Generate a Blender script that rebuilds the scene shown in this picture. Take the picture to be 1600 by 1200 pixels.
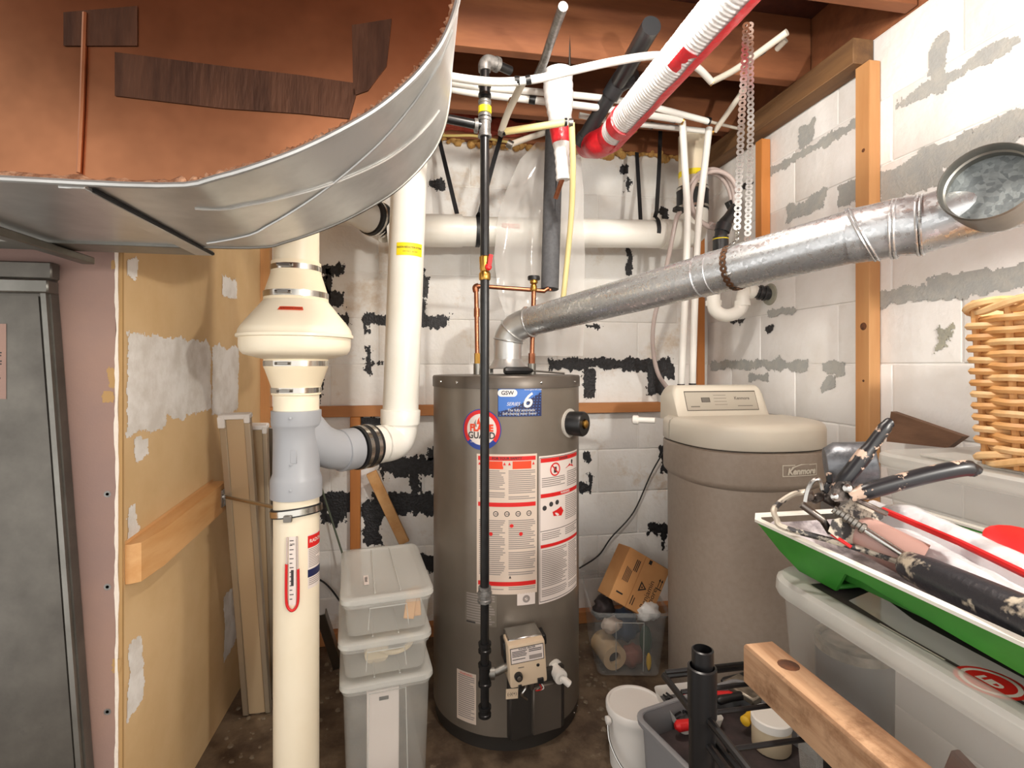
import bpy, bmesh, math, random
from mathutils import Vector, Matrix, noise
R = math.radians
random.seed(7)
for o in list(bpy.data.objects): bpy.data.objects.remove(o, do_unlink=True)
SC = bpy.context.scene
COL = SC.collection

# ------------------------------------------------------------ camera, world, lights, exposure
YAW = R(9.9); CS, SN = math.cos(YAW), math.sin(YAW); EYE = 1.2; F = 800.0; HOR = 572.0
cam = bpy.data.cameras.new('camera'); camo = bpy.data.objects.new('camera', cam); COL.objects.link(camo)
camo.location = (0, 0, EYE); camo.rotation_euler = (R(90), 0, -YAW)
cam.sensor_width = 36; cam.lens = 18; cam.shift_y = -28/1600; cam.clip_start = .02
SC.camera = camo
wd = bpy.data.worlds.new('world'); SC.world = wd; wd.use_nodes = True
wd.node_tree.nodes['Background'].inputs[0].default_value = (1, .97, .93, 1)
wd.node_tree.nodes['Background'].inputs[1].default_value = 1.0
def point_light(name, loc, power, color, rad):
    l = bpy.data.lights.new(name, 'POINT'); l.energy = power; l.color = color; l.shadow_soft_size = rad
    o = bpy.data.objects.new(name, l); o.location = loc; COL.objects.link(o); return o
point_light('ceiling_bulb', (.36, .92, 2.15), 24, (1, .94, .85), .05)
point_light('stand_lamp', (.92, -.2, 1.55), 42, (1, .95, .87), .04)
point_light('fill_light', (-.2, -1.0, 1.9), 16, (1, .95, .87), .12)  # added soft fill from behind the camera, not a known lamp
SC.view_settings.view_transform = 'Standard'; SC.view_settings.look = 'None'
SC.view_settings.exposure = .68; SC.view_settings.gamma = 1; SC.view_settings.use_curve_mapping = False

# ------------------------------------------------------------ where a sight line meets a known plane
def ray(u, v):
    l = (u-800)/F; return Vector((SN + CS*l, CS - SN*l, (HOR-v)/F))
CAMP = Vector((0, 0, EYE))
def atz(u, v, z): return CAMP + ray(u, v)*z
def aty(u, v, y): d = ray(u, v); return CAMP + d*(y/d.y)
def atx(u, v, x): d = ray(u, v); return CAMP + d*(x/d.x)
def ath(u, v, h): d = ray(u, v); return CAMP + d*((h-EYE)/d.z)

# ------------------------------------------------------------ materials
def lin(c):
    return tuple(((x/255)/12.92 if x/255 <= .04045 else ((x/255+.055)/1.055)**2.4) for x in c)
MATS = {}
def mat(name, rgb, rough=.5, metal=0.0, rgb2=None, scale=8.0, lo=.4, hi=.65, stretch=(1,1,1), bump=0.0, bscale=60.0,
        alpha=None, spec=.5, rgb3=None, s3=3.0, lo3=.55, hi3=.75, kind='noise', emit=None, detail=5, coat=0.0):
    m = bpy.data.materials.new(name); m.use_nodes = True; nt = m.node_tree; N = nt.nodes; L = nt.links
    b = N['Principled BSDF']; c = lin(rgb) + (1,)
    b.inputs['Base Color'].default_value = c; b.inputs['Roughness'].default_value = rough; b.inputs['Metallic'].default_value = metal
    b.inputs['Specular IOR Level'].default_value = spec; b.inputs['Coat Weight'].default_value = coat
    tc = N.new('ShaderNodeTexCoord'); mp = N.new('ShaderNodeMapping'); mp.inputs['Scale'].default_value = stretch
    gl = N.new('ShaderNodeNewGeometry')
    L.new(gl.outputs['Position'], mp.inputs['Vector'])
    if rgb2 is not None:
        if kind == 'voronoi':
            t = N.new('ShaderNodeTexVoronoi'); t.inputs['Scale'].default_value = scale
            sp = N.new('ShaderNodeSeparateColor'); L.new(t.outputs['Color'], sp.inputs[0]); fac = sp.outputs[0]
        else:
            t = N.new('ShaderNodeTexNoise'); t.inputs['Scale'].default_value = scale; t.inputs['Detail'].default_value = detail
            t.inputs['Roughness'].default_value = .62; fac = t.outputs[0]
        L.new(mp.outputs[0], t.inputs['Vector'])
        rp = N.new('ShaderNodeMapRange'); rp.inputs['From Min'].default_value = lo; rp.inputs['From Max'].default_value = hi
        L.new(fac, rp.inputs[0])
        mx = N.new('ShaderNodeMix'); mx.data_type = 'RGBA'; mx.inputs['A'].default_value = c; mx.inputs['B'].default_value = lin(rgb2)+(1,)
        L.new(rp.outputs[0], mx.inputs['Factor']); out = mx.outputs['Result']
        if rgb3 is not None:
            t3 = N.new('ShaderNodeTexNoise'); t3.inputs['Scale'].default_value = s3; t3.inputs['Detail'].default_value = 6; t3.inputs['Roughness'].default_value = .7
            L.new(gl.outputs['Position'], t3.inputs['Vector'])
            r3 = N.new('ShaderNodeMapRange'); r3.inputs['From Min'].default_value = lo3; r3.inputs['From Max'].default_value = hi3
            L.new(t3.outputs[0], r3.inputs[0])
            m3 = N.new('ShaderNodeMix'); m3.data_type = 'RGBA'; L.new(out, m3.inputs['A']); m3.inputs['B'].default_value = lin(rgb3)+(1,)
            L.new(r3.outputs[0], m3.inputs['Factor']); out = m3.outputs['Result']
        L.new(out, b.inputs['Base Color'])
        if metal > .5 and kind == 'voronoi':
            r2 = N.new('ShaderNodeMapRange'); r2.inputs['To Min'].default_value = rough-.1; r2.inputs['To Max'].default_value = rough+.12
            L.new(fac, r2.inputs[0]); L.new(r2.outputs[0], b.inputs['Roughness'])
    if bump:
        tb = N.new('ShaderNodeTexNoise'); tb.inputs['Scale'].default_value = bscale; tb.inputs['Detail'].default_value = 4
        L.new(mp.outputs[0], tb.inputs['Vector'])
        bp = N.new('ShaderNodeBump'); bp.inputs['Strength'].default_value = bump; bp.inputs['Distance'].default_value = .004
        L.new(tb.outputs[0], bp.inputs['Height']); L.new(bp.outputs[0], b.inputs['Normal'])
    if emit: b.inputs['Emission Color'].default_value = lin(emit[0])+(1,); b.inputs['Emission Strength'].default_value = emit[1]
    if alpha is not None:
        tr = N.new('ShaderNodeBsdfTransparent'); ms = N.new('ShaderNodeMixShader'); ms.inputs[0].default_value = alpha
        L.new(tr.outputs[0], ms.inputs[1]); L.new(b.outputs[0], ms.inputs[2]); L.new(ms.outputs[0], N['Material Output'].inputs[0])
    MATS[name] = m; return m
M = MATS
mat('block_paint', (240,239,236), .62, rgb2=(230,226,218), scale=5, lo=.42, hi=.75, bump=.55, bscale=45, rgb3=(196,166,124), s3=4.2, lo3=.57, hi3=.80)
mat('right_paint', (236,235,233), .6, rgb2=(226,223,218), scale=4, bump=.5, bscale=38, rgb3=(206,200,190), s3=3, lo3=.62, hi3=.85)
mat('tar', (22,22,24), .5, rgb2=(46,46,50), scale=60, bump=.9, bscale=120)
mat('bare_cement', (164,166,164), .85, rgb2=(176,176,170), scale=30, bump=.4, bscale=120)
mat('bare_cement_warm', (166,164,146), .85, rgb2=(150,150,140), scale=30, bump=.4, bscale=120)
mat('drywall_yellow', (216,184,138), .8, rgb2=(206,172,124), scale=3, bump=.05, bscale=200)
mat('drywall_pink', (156,126,113), .85, rgb2=(144,119,111), scale=3, bump=.08, bscale=200)
mat('plaster', (236,233,229), .75, rgb2=(214,208,200), scale=14, bump=.1)
mat('gypsum', (232,220,206), .9, bump=.5, bscale=150)
mat('paper_brown', (176,140,92), .9)
mat('wood', (200,150,98), .6, rgb2=(178,122,72), scale=9, stretch=(1,1,.12), lo=.35, hi=.7, bump=.15, bscale=60)
mat('wood_x', (190,130,78), .6, rgb2=(166,104,56), scale=9, stretch=(.12,1,1), lo=.35, hi=.7, bump=.15)
mat('wood_y', (190,152,118), .6, rgb2=(140,96,62), scale=26, stretch=(1,.12,1), lo=.38, hi=.6, bump=.3, rgb3=(112,72,42), s3=12, lo3=.52, hi3=.7)
mat('wood_orange', (196,126,62), .55, rgb2=(176,104,46), scale=9, stretch=(1,1,.12))
mat('wood_block', (214,166,112), .65, rgb2=(200,146,88), scale=14, stretch=(1,.15,1), bump=.1)
mat('wood_dark', (120,88,66), .7, rgb2=(92,66,48), scale=12, stretch=(.3,.3,1), bump=.4)
mat('plate_wood', (122,88,54), .75, rgb2=(92,64,40), scale=14, stretch=(1,.1,1), bump=.3)
mat('joist_red', (142,88,54), .75, rgb2=(112,64,38), scale=8, stretch=(.2,1,1), bump=.2)
mat('subfloor', (94,48,31), .8, rgb2=(70,32,22), scale=6, bump=.3)
mat('insulation', (178,82,62), .95, rgb2=(140,56,44), scale=20, bump=1, bscale=60)
mat('foam', (206,164,96), .8, rgb2=(180,132,70), scale=30, bump=1, bscale=70)
mat('concrete', (112,94,74), .75, rgb2=(74,58,44), scale=9, lo=.38, hi=.62, bump=.4, bscale=50, rgb3=(150,136,114), s3=14, lo3=.6, hi3=.75)
mat('warm_reflect_sheet', (168,114,82), .28, 1, rgb2=(116,78,56), scale=3, lo=.4, hi=.7, bump=.25, bscale=5)  # copper tone and darker patches paint the room's warm reflection on duct metal
mat('copper_foam', (134,90,64), .7, .3, rgb2=(190,146,116), scale=80, bump=1, bscale=150)
mat('foil_tape', (84,56,42), .42, .8, rgb2=(64,42,32), scale=6, bump=.25, bscale=30, stretch=(6,1,1))
mat('galv', (206,208,210), .32, .8, rgb2=(182,185,188), scale=150, kind='voronoi', lo=0, hi=1, bump=.03, bscale=40)
mat('galv_rough', (150,156,156), .6, .4, rgb2=(112,118,120), scale=130, kind='voronoi', lo=0, hi=1, bump=.3, bscale=160)
mat('galv_smooth', (202,202,200), .34, .72, rgb2=(176,176,174), scale=5, bump=.2, bscale=7)
mat('galv_dull', (150,148,142), .48, 1, rgb2=(128,126,120), scale=6)
mat('furnace_grey', (116,112,105), .45, .7, rgb2=(90,86,81), scale=7, lo=.35, hi=.7, rgb3=(96,92,88), s3=20, lo3=.6, hi3=.8)
mat('steel', (190,188,184), .25, 1)
mat('steel_dull', (140,136,130), .4, 1)
mat('chrome_clamp', (200,196,188), .2, 1)
mat('copper', (182,118,88), .32, 1, rgb2=(146,92,66), scale=30)
mat('brass', (190,146,74), .32, 1)
mat('iron_black', (30,30,31), .32, .2, rgb2=(20,20,21), scale=40, spec=.6)
mat('iron_fitting', (150,148,145), .42, .6, rgb2=(110,108,105), scale=50)
mat('black_rubber', (26,26,28), .5)
mat('black_plastic', (24,24,25), .38)
mat('strap_black', (32,32,34), .5)
mat('print_white', (220,220,220), .6)
mat('abs', (40,41,43), .33, spec=.6)
mat('pvc', (240,238,230), .28, rgb2=(232,228,216), scale=3, spec=.5)
mat('pvc_cream', (238,226,202), .32, rgb2=(232,218,190), scale=3)
mat('fan_cream', (240,228,204), .35)
mat('flex_cream', (238,222,192), .5)
mat('pvc_grey', (158,160,164), .4)
mat('pex', (236,234,228), .35)
mat('pex_dim', (206,198,184), .4)
mat('tube_yellow', (226,210,150), .4)
mat('clear_hose', (206,190,184), .25, alpha=.78)
mat('heater_grey', (124,115,104), .34, .3, rgb2=(116,107,96), scale=4, spec=.6)
mat('heater_rim', (96,88,80), .38, .4)
mat('heater_dark', (58,54,50), .5, .3)
mat('valve_cream', (214,192,164), .45)
mat('valve_side', (190,184,174), .45)
mat('white_plastic', (236,232,224), .4)
mat('beige_body', (158,144,130), .5, rgb2=(152,138,124), scale=60, bump=.06, bscale=300)
mat('beige_lid', (212,204,188), .42)
mat('beige_groove', (70,62,54), .7)
mat('panel_tan', (172,164,150), .45)
mat('panel_print', (104,98,90), .6)
mat('frost', (210,208,200), .3, alpha=.27)
mat('frost_lid', (218,217,210), .28, alpha=.46)
mat('clear_bin', (190,192,190), .2, alpha=.2)
mat('poly_sheet', (232,230,226), .1, alpha=.40, spec=.9, bump=.5, bscale=14)
mat('wrap_plastic', (212,211,214), .16, alpha=.9, spec=.9, bump=.9, bscale=30)
mat('cardboard', (196,144,92), .85, rgb2=(186,132,80), scale=6)
mat('card_edge', (170,118,70), .85)
mat('ink', (34,30,28), .7)
mat('red', (206,28,30), .4)
mat('red_tape', (214,30,44), .3, rgb2=(196,20,34), scale=40, bump=.7, bscale=60, spec=.7)
mat('white_wrap', (238,236,236), .35, bump=.8, bscale=45, spec=.6)
mat('sticker_red', (212,30,28), .5)
mat('sticker_orange', (226,70,30), .5)
mat('sticker_white', (226,214,206), .55)
mat('sticker_cream', (214,196,180), .55)
mat('sticker_blue', (62,112,190), .45)
mat('sticker_navy', (28,34,76), .45)
mat('sticker_ring_blue', (30,58,140), .45)
mat('sticker_yellow', (240,216,28), .5)
mat('print_grey', (150,140,134), .7)
mat('print_dark', (54,50,50), .7)
mat('label_grey', (120,112,100), .45)
mat('green_tray', (60,138,48), .4, rgb2=(48,120,40), scale=8, rgb3=(176,166,120), s3=26, lo3=.7, hi3=.74)
mat('tray_inside', (190,182,184), .45, rgb2=(112,104,108), scale=22, lo=.45, hi=.62, bump=.4, bscale=60)
mat('tray_rim', (226,224,214), .45)
mat('gun_black', (22,22,26), .38, 0, rgb2=(186,160,142), scale=34, lo=.55, hi=.58)
mat('gun_metal', (128,120,114), .35, .9, rgb2=(64,60,58), scale=30, lo=.45, hi=.55)
mat('gun_dirty', (190,180,164), .5, .2, rgb2=(60,58,58), scale=40, lo=.5, hi=.56)
mat('gun_cup', (120,122,126), .4, .7, rgb2=(80,82,86), scale=40, bump=.3)
mat('tube_pink', (168,132,122), .35)
mat('roller_dark', (34,34,40), .4, rgb2=(190,178,158), scale=18, lo=.56, hi=.62, bump=.4)
mat('wicker', (214,164,104), .5, rgb2=(196,140,80), scale=20, stretch=(1,1,4))
mat('wicker_pale', (228,190,138), .5, rgb2=(208,160,100), scale=20)
mat('bin_dark', (44,38,38), .7, rgb2=(70,58,58), scale=12)
mat('bin_brown', (128,78,64), .7)
mat('can_grey', (86,84,84), .5)
mat('lamp_tan', (214,196,164), .6)
mat('paper_roll', (206,178,140), .8)
mat('cloth_white', (232,230,226), .8, bump=1, bscale=40)
mat('blue_dark', (44,60,86), .6)
mat('green_dark', (40,70,44), .6)
mat('yellow', (226,180,40), .5)
mat('pail', (228,224,218), .4)
mat('tote_grey', (136,136,138), .5)
mat('rack_black', (22,21,22), .33, .2)
mat('scraper', (168,158,142), .4, .7, rgb2=(120,112,100), scale=30)
mat('aluminium', (186,172,150), .38, .6)
mat('aluminium_tan', (200,176,142), .42, .3)
mat('cap_white', (238,234,230), .4)
mat('wire_black', (20,20,20), .5)
mat('cable_yellow', (212,190,110), .5)
mat('cable_tan', (198,170,130), .5)
mat('foam_grey', (92,93,96), .75, rgb2=(80,81,84), scale=60, bump=.2)
mat('foam_slit', (24,24,26), .8)
mat('knot', (74,44,26), .7, rgb2=(110,64,34), scale=80)
mat('dust', (120,106,88), .9)
mat('rod_green', (86,96,76), .5)
mat('rust', (96,64,40), .6, .5, rgb2=(60,44,32), scale=60)
# ------------------------------------------------------------ mesh building
def smooth_path(pts, n=6):
    pts = [Vector(p) for p in pts]
    if len(pts) < 3: return pts
    out = []
    for i in range(len(pts)-1):
        p0 = pts[max(i-1, 0)]; p1 = pts[i]; p2 = pts[i+1]; p3 = pts[min(i+2, len(pts)-1)]
        for k in range(n):
            t = k/n
            out.append(.5*((2*p1)+(p2-p0)*t+(2*p0-5*p1+4*p2-p3)*t*t+(3*p1-p0-3*p2+p3)*t**3))
    out.append(pts[-1]); return out
def frame(d, hint=None):
    d = Vector(d).normalized()
    h = Vector(hint) if hint is not None else (Vector((0,0,1)) if abs(d.z) < .9 else Vector((1,0,0)))
    a = h.cross(d)
    if a.length < 1e-6: a = Vector((1,0,0)).cross(d)
    a.normalize(); b = d.cross(a); return a, b, d
class MB:
    def __init__(s): s.v = []; s.f = []; s.m = []
    def add(s, vs, fs, m=0):
        o = len(s.v); s.v += [tuple(p) for p in vs]
        for f in fs: s.f.append(tuple(i+o for i in f)); s.m.append(m)
        return s
    def box(s, c, size, rot=None, bev=0.0, m=0, seg=1):
        bm = bmesh.new(); bmesh.ops.create_cube(bm, size=1)
        for v in bm.verts: v.co = Vector((v.co.x*size[0], v.co.y*size[1], v.co.z*size[2]))
        if bev: bmesh.ops.bevel(bm, geom=list(bm.edges), offset=bev, segments=seg, profile=.6, affect='EDGES', clamp_overlap=True)
        Mx = Matrix.Translation(Vector(c))
        if rot is not None: Mx = Mx @ (rot if isinstance(rot, Matrix) else Matrix.Rotation(rot, 4, 'Z'))
        bm.verts.index_update()
        s.add([Mx @ v.co for v in bm.verts], [[v.index for v in f.verts] for f in bm.faces], m); bm.free(); return s
    def b2(s, a, b, bev=0.0, m=0, seg=1):
        a = Vector(a); b = Vector(b)
        return s.box((a+b)/2, [abs(x) for x in (b-a)], None, bev, m, seg)
    def beam(s, p0, p1, w, h, up=(0,0,1), bev=.002, m=0):
        p0 = Vector(p0); p1 = Vector(p1); a, b, d = frame(p1-p0, up)
        return s.box((p0+p1)/2, (w, h, (p1-p0).length), Matrix((a, b, d)).transposed().to_4x4(), bev, m)
    def tube(s, pts, r, n=12, caps=True, m=0, closed=False):
        pts = [Vector(p) for p in pts]; k = len(pts)
        rs = r if isinstance(r, (list, tuple)) else [r]*k
        vs = []; a = None
        for i, p in enumerate(pts):
            if closed: d = pts[(i+1) % k]-pts[i-1]
            else: d = pts[min(i+1, k-1)]-pts[max(i-1, 0)]
            d.normalize()
            if a is None: a, b, _ = frame(d)
            else:
                a = a-d*a.dot(d); a.normalize(); b = d.cross(a)
            for j in range(n):
                t = 2*math.pi*j/n; vs.append(p+(a*math.cos(t)+b*math.sin(t))*rs[i])
        fs = []
        for i in range(k if closed else k-1):
            i2 = (i+1) % k
            for j in range(n): fs.append((i*n+j, i*n+(j+1) % n, i2*n+(j+1) % n, i2*n+j))
        if caps and not closed: fs.append(tuple(reversed(range(n)))); fs.append(tuple((k-1)*n+j for j in range(n)))
        return s.add(vs, fs, m)
    def lathe(s, prof, o, d=(0,0,1), n=32, m=0, caps=True, a0=None):
        o = Vector(o); a, b, d = frame(d); vs = []; k = len(prof)
        for r, h in prof:
            for j in range(n):
                t = 2*math.pi*j/n; vs.append(o+d*h+(a*math.cos(t)+b*math.sin(t))*max(r, 1e-5))
        fs = [(i*n+j, i*n+(j+1) % n, (i+1)*n+(j+1) % n, (i+1)*n+j) for i in range(k-1) for j in range(n)]
        if caps: fs.append(tuple(reversed(range(n)))); fs.append(tuple((k-1)*n+j for j in range(n)))
        return s.add(vs, fs, m)
    def prism(s, poly, depth, m=0):
        """poly: 3-D points of one face; depth: Vector to the other face"""
        poly = [Vector(p) for p in poly]; d = Vector(depth); n = len(poly)
        fs = [tuple(reversed(range(n))), tuple(range(n, 2*n))]+[(i, (i+1) % n, n+(i+1) % n, n+i) for i in range(n)]
        return s.add(poly+[p+d for p in poly], fs, m)
    def loft(s, rings, m=0, caps=True, closed=True):
        n = len(rings[0]); vs = [p for r in rings for p in r]; fs = []
        for i in range(len(rings)-1):
            for j in range(n if closed else n-1): fs.append((i*n+j, i*n+(j+1) % n, (i+1)*n+(j+1) % n, (i+1)*n+j))
        if caps: fs.append(tuple(reversed(range(n)))); fs.append(tuple((len(rings)-1)*n+j for j in range(n)))
        return s.add(vs, fs, m)
    def ribbon(s, pts, w, side, th=.0015, m=0):
        """flat strap; side: unit vector across its width (or a list)"""
        pts = [Vector(p) for p in pts]; rings = []
        for i, p in enumerate(pts):
            d = (pts[min(i+1, len(pts)-1)]-pts[max(i-1, 0)]).normalized()
            sd = Vector(side[i] if isinstance(side, list) else side); sd = (sd-d*sd.dot(d)).normalized(); nn = d.cross(sd)
            rings.append([p+sd*w/2+nn*th/2, p-sd*w/2+nn*th/2, p-sd*w/2-nn*th/2, p+sd*w/2-nn*th/2])
        return s.loft(rings, m)
    def build(s, name, mats, parent=None, angle=40, origin=None, recalc=True):
        if not isinstance(mats, (list, tuple)): mats = [mats]
        xs = [v[0] for v in s.v]; ys = [v[1] for v in s.v]; zs = [v[2] for v in s.v]
        o = Vector(origin) if origin is not None else Vector(((min(xs)+max(xs))/2, (min(ys)+max(ys))/2, min(zs)))
        me = bpy.data.meshes.new(name); me.from_pydata([tuple(Vector(v)-o) for v in s.v], [], s.f)
        for k in mats: me.materials.append(M[k])
        me.polygons.foreach_set('material_index', s.m)
        if recalc:
            bm = bmesh.new(); bm.from_mesh(me); bmesh.ops.recalc_face_normals(bm, faces=bm.faces); bm.to_mesh(me); bm.free()
        me.polygons.foreach_set('use_smooth', [True]*len(me.polygons)); me.set_sharp_from_angle(angle=R(angle)); me.update()
        ob = bpy.data.objects.new(name, me); COL.objects.link(ob); put(ob, o, parent); return ob
WL = {}
def put(ob, w, parent):
    WL[ob.name] = Vector(w); ob.location = w
    if parent is not None: ob.parent = parent; ob.location = Vector(w)-WL[parent.name]
def thing(name, label, cat, loc, group=None):
    o = bpy.data.objects.new(name, None); COL.objects.link(o); o.empty_display_size = .05
    put(o, Vector(loc), None); return tag(o, label, cat, group)
def tag(o, label, cat, group=None):
    o['label'] = label; o['category'] = cat
    if group: o['group'] = group
    return o
def struct(o): o['kind'] = 'structure'; return o
def inst(src, name, w, parent, rot=None):
    o = bpy.data.objects.new(name, src); COL.objects.link(o); put(o, w, parent)
    if rot: o.rotation_euler = rot
    return o
def text_geo(body, size, shear=0.0, bold=0.0, align='CENTER'):
    cu = bpy.data.curves.new('lettering', 'FONT'); cu.body = body; cu.size = size; cu.shear = shear; cu.offset = bold
    cu.align_x = align; cu.align_y = 'CENTER'; cu.fill_mode = 'FRONT'; cu.resolution_u = 3
    ob = bpy.data.objects.new('lettering', cu); COL.objects.link(ob)
    dg = bpy.context.evaluated_depsgraph_get(); me = ob.evaluated_get(dg).to_mesh()
    vs = [(v.co.x, v.co.y) for v in me.vertices]; fs = [tuple(p.vertices) for p in me.polygons]
    ob.evaluated_get(dg).to_mesh_clear(); bpy.data.objects.remove(ob); bpy.data.curves.remove(cu); return vs, fs
class Print:
    """flat print on a surface: mp(a, b, lift) gives the 3-D point of sheet coordinates"""
    def __init__(s, mp, step=.012): s.mp = mp; s.mb = MB(); s.step = step
    def rect(s, a0, b0, a1, b1, m, lift=.0004):
        n = max(1, int(abs(a1-a0)/s.step)); vs = []
        for i in range(n+1):
            a = a0+(a1-a0)*i/n; vs += [s.mp(a, b0, lift), s.mp(a, b1, lift)]
        s.mb.add(vs, [(2*i, 2*i+2, 2*i+3, 2*i+1) for i in range(n)], m); return s
    def disc(s, a, b, r0, r1, m, lift=.0004, t0=0, t1=360, n=40):
        vs = []; n = max(4, int(n*(t1-t0)/360)); k = max(1, int((r1-r0)/s.step)+1)
        for i in range(n+1):
            t = R(t0+(t1-t0)*i/n)
            for j in range(k+1):
                r = r0+(r1-r0)*j/k; vs.append(s.mp(a+r*math.cos(t), b+r*math.sin(t), lift))
        w = k+1; s.mb.add(vs, [(i*w+j, i*w+w+j, i*w+w+j+1, i*w+j+1) for i in range(n) for j in range(k)], m); return s
    def poly(s, pts, m, lift=.0004):
        s.mb.add([s.mp(a, b, lift) for a, b in pts], [tuple(range(len(pts)))], m); return s
    def text(s, body, a, b, size, m, lift=.0008, shear=0, bold=0, sx=1.0, rot=0, align='CENTER'):
        vs, fs = text_geo(body, size, shear, bold, align); c, n = math.cos(rot), math.sin(rot)
        s.mb.add([s.mp(a+(x*sx*c-y*n), b+(x*sx*n+y*c), lift) for x, y in vs], fs, m); return s
    def lines(s, a0, b0, a1, b1, pitch, m, lift=.0005, th=.5, ragged=.25, rnd=None):
        rnd = rnd or random.Random(3); b = b1
        while b-pitch > b0:
            e = a1-(a1-a0)*ragged*(rnd.random()**3)
            if rnd.random() > .06: s.rect(a0, b-pitch*th, e, b, m, lift)
            b -= pitch
        return s
    def build(s, name, mats, parent): return s.mb.build(name, mats, parent, recalc=False)
def cyl_map(c, r, phi0, h0):
    return lambda a, b, l: Vector((c[0]+(r+l)*math.sin(phi0+a/r), c[1]-(r+l)*math.cos(phi0+a/r), h0+b))
def plane_map(o, ax, up, nrm):
    o = Vector(o); ax = Vector(ax).normalized(); up = Vector(up).normalized(); nrm = Vector(nrm).normalized()
    return lambda a, b, l: o+ax*a+up*b+nrm*l
def cyl_hit(u, v, c, r):
    d = ray(u, v); a = d.x**2+d.y**2; b = -2*(d.x*c[0]+d.y*c[1]); k = c[0]**2+c[1]**2-r*r
    t = (-b-math.sqrt(max(0, b*b-4*a*k)))/(2*a); p = CAMP+d*t
    return math.atan2(p.x-c[0], -(p.y-c[1])), p.z
def fbm(x, y, s, seed):
    return (noise.noise((x*s, y*s, seed))+.55*noise.noise((x*s*2.3, y*s*2.3, seed+9))+.4*noise.noise((x*s*5.1, y*s*5.1, seed+17))+.3*noise.noise((x*s*11, y*s*11, seed+31)))
def patch(name, rects, to_w, material, parent, cell=.004, amp=.016, scale=14, seed=1.0, lift=.0015, drip=0.0):
    """ragged coat of paint or cement: union of boxes (a0,b0,a1,b1) on a wall, edges broken up by noise"""
    A0 = min(r[0] for r in rects)-.03; A1 = max(r[2] for r in rects)+.03; B0 = min(r[1] for r in rects)-.04-drip; B1 = max(r[3] for r in rects)+.03
    mb = MB(); nb = int((B1-B0)/cell); na = int((A1-A0)/cell)
    for j in range(nb):
        b = B0+(j+.5)*cell; start = None
        for i in range(na+1):
            a = A0+(i+.5)*cell; ins = False
            if i < na:
                d = 9.0
                for r in rects:
                    dx = max(r[0]-a, a-r[2]); dy = max(r[1]-b, b-r[3])
                    dd = math.hypot(max(dx, 0), max(dy, 0))+min(max(dx, dy), 0); d = min(d, dd)
                if d < .05: ins = d+amp*fbm(a*1.25, b, scale, seed)+(.01*noise.noise((a*90, b*9, seed)) if drip else 0) < 0
            if ins and start is None: start = A0+i*cell
            if not ins and start is not None:
                e = A0+i*cell
                mb.add([to_w(start, b-cell/2, lift), to_w(e, b-cell/2, lift), to_w(e, b+cell/2, lift), to_w(start, b+cell/2, lift)], [(0,1,2,3)]); start = None
    if mb.v: return mb.build(name, material, parent, recalc=False)
# ------------------------------------------------------------ the room
YB, XR, XL, YP = 2.335, 1.39, -.67, 1.29
floor = struct(MB().b2((-1.6, -1.4, -.06), (1.6, 2.5, 0)).build('floor', 'concrete'))
ceil = struct(MB().b2((-1.6, -1.4, 2.46), (1.6, 2.5, 2.5)).build('ceiling', 'subfloor'))
for y in (2.069, 1.659, 1.253, .847, .44, .033, -.373, -.78, -1.186):
    MB().b2((-1.5, y-.019, 2.225), (1.385, y+.019, 2.459), .002).build('joist', 'joist_red', ceil)
MB().b2((-1.2, 2.30, 2.222), (1.38, 2.334, 2.459)).build('rim_board', 'joist_red', ceil)
MB().b2((-.2, 2.335, 2.222), (1.38, 2.42, 2.459)).build('sill', 'joist_red', ceil)
rg = random.Random(5)
for (x0, x1, h0, h1) in ((-.02, .3, 2.24, 2.33), (.24, .5, 2.23, 2.30), (-.16, .02, 2.23, 2.36)):
    mb = MB(); n = 9
    for k in range(2):
        pts = [(x0+(x1-x0)*i/n, 2.275-.02*k, h0+(h1-h0)*(.85+.3*rg.random())) for i in range(n+1)]+[(x1-(x1-x0)*i/n, 2.275-.02*k, h0+.02*rg.random()) for i in range(n+1)]
        mb.prism(pts, (0, .018, 0))
    mb.build('insulation_batt', 'insulation', ceil)
# crumbled mortar and spray foam along the wall top
mb = MB()
for i in range(64):
    x = -.05+1.3*i/63; s = .010+.016*rg.random()
    mb.lathe([(.001, -s), (s*.7, -s*.6), (s, 0), (s*.75, s*.6), (.001, s)], (x, 2.325+rg.uniform(-.01, .004), 2.222+rg.uniform(-.02, .014)), (rg.uniform(-1, 1), rg.uniform(-1, 1), 1), 7)
mb.build('foam_bead', 'foam', ceil)['kind'] = 'stuff'

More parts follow.
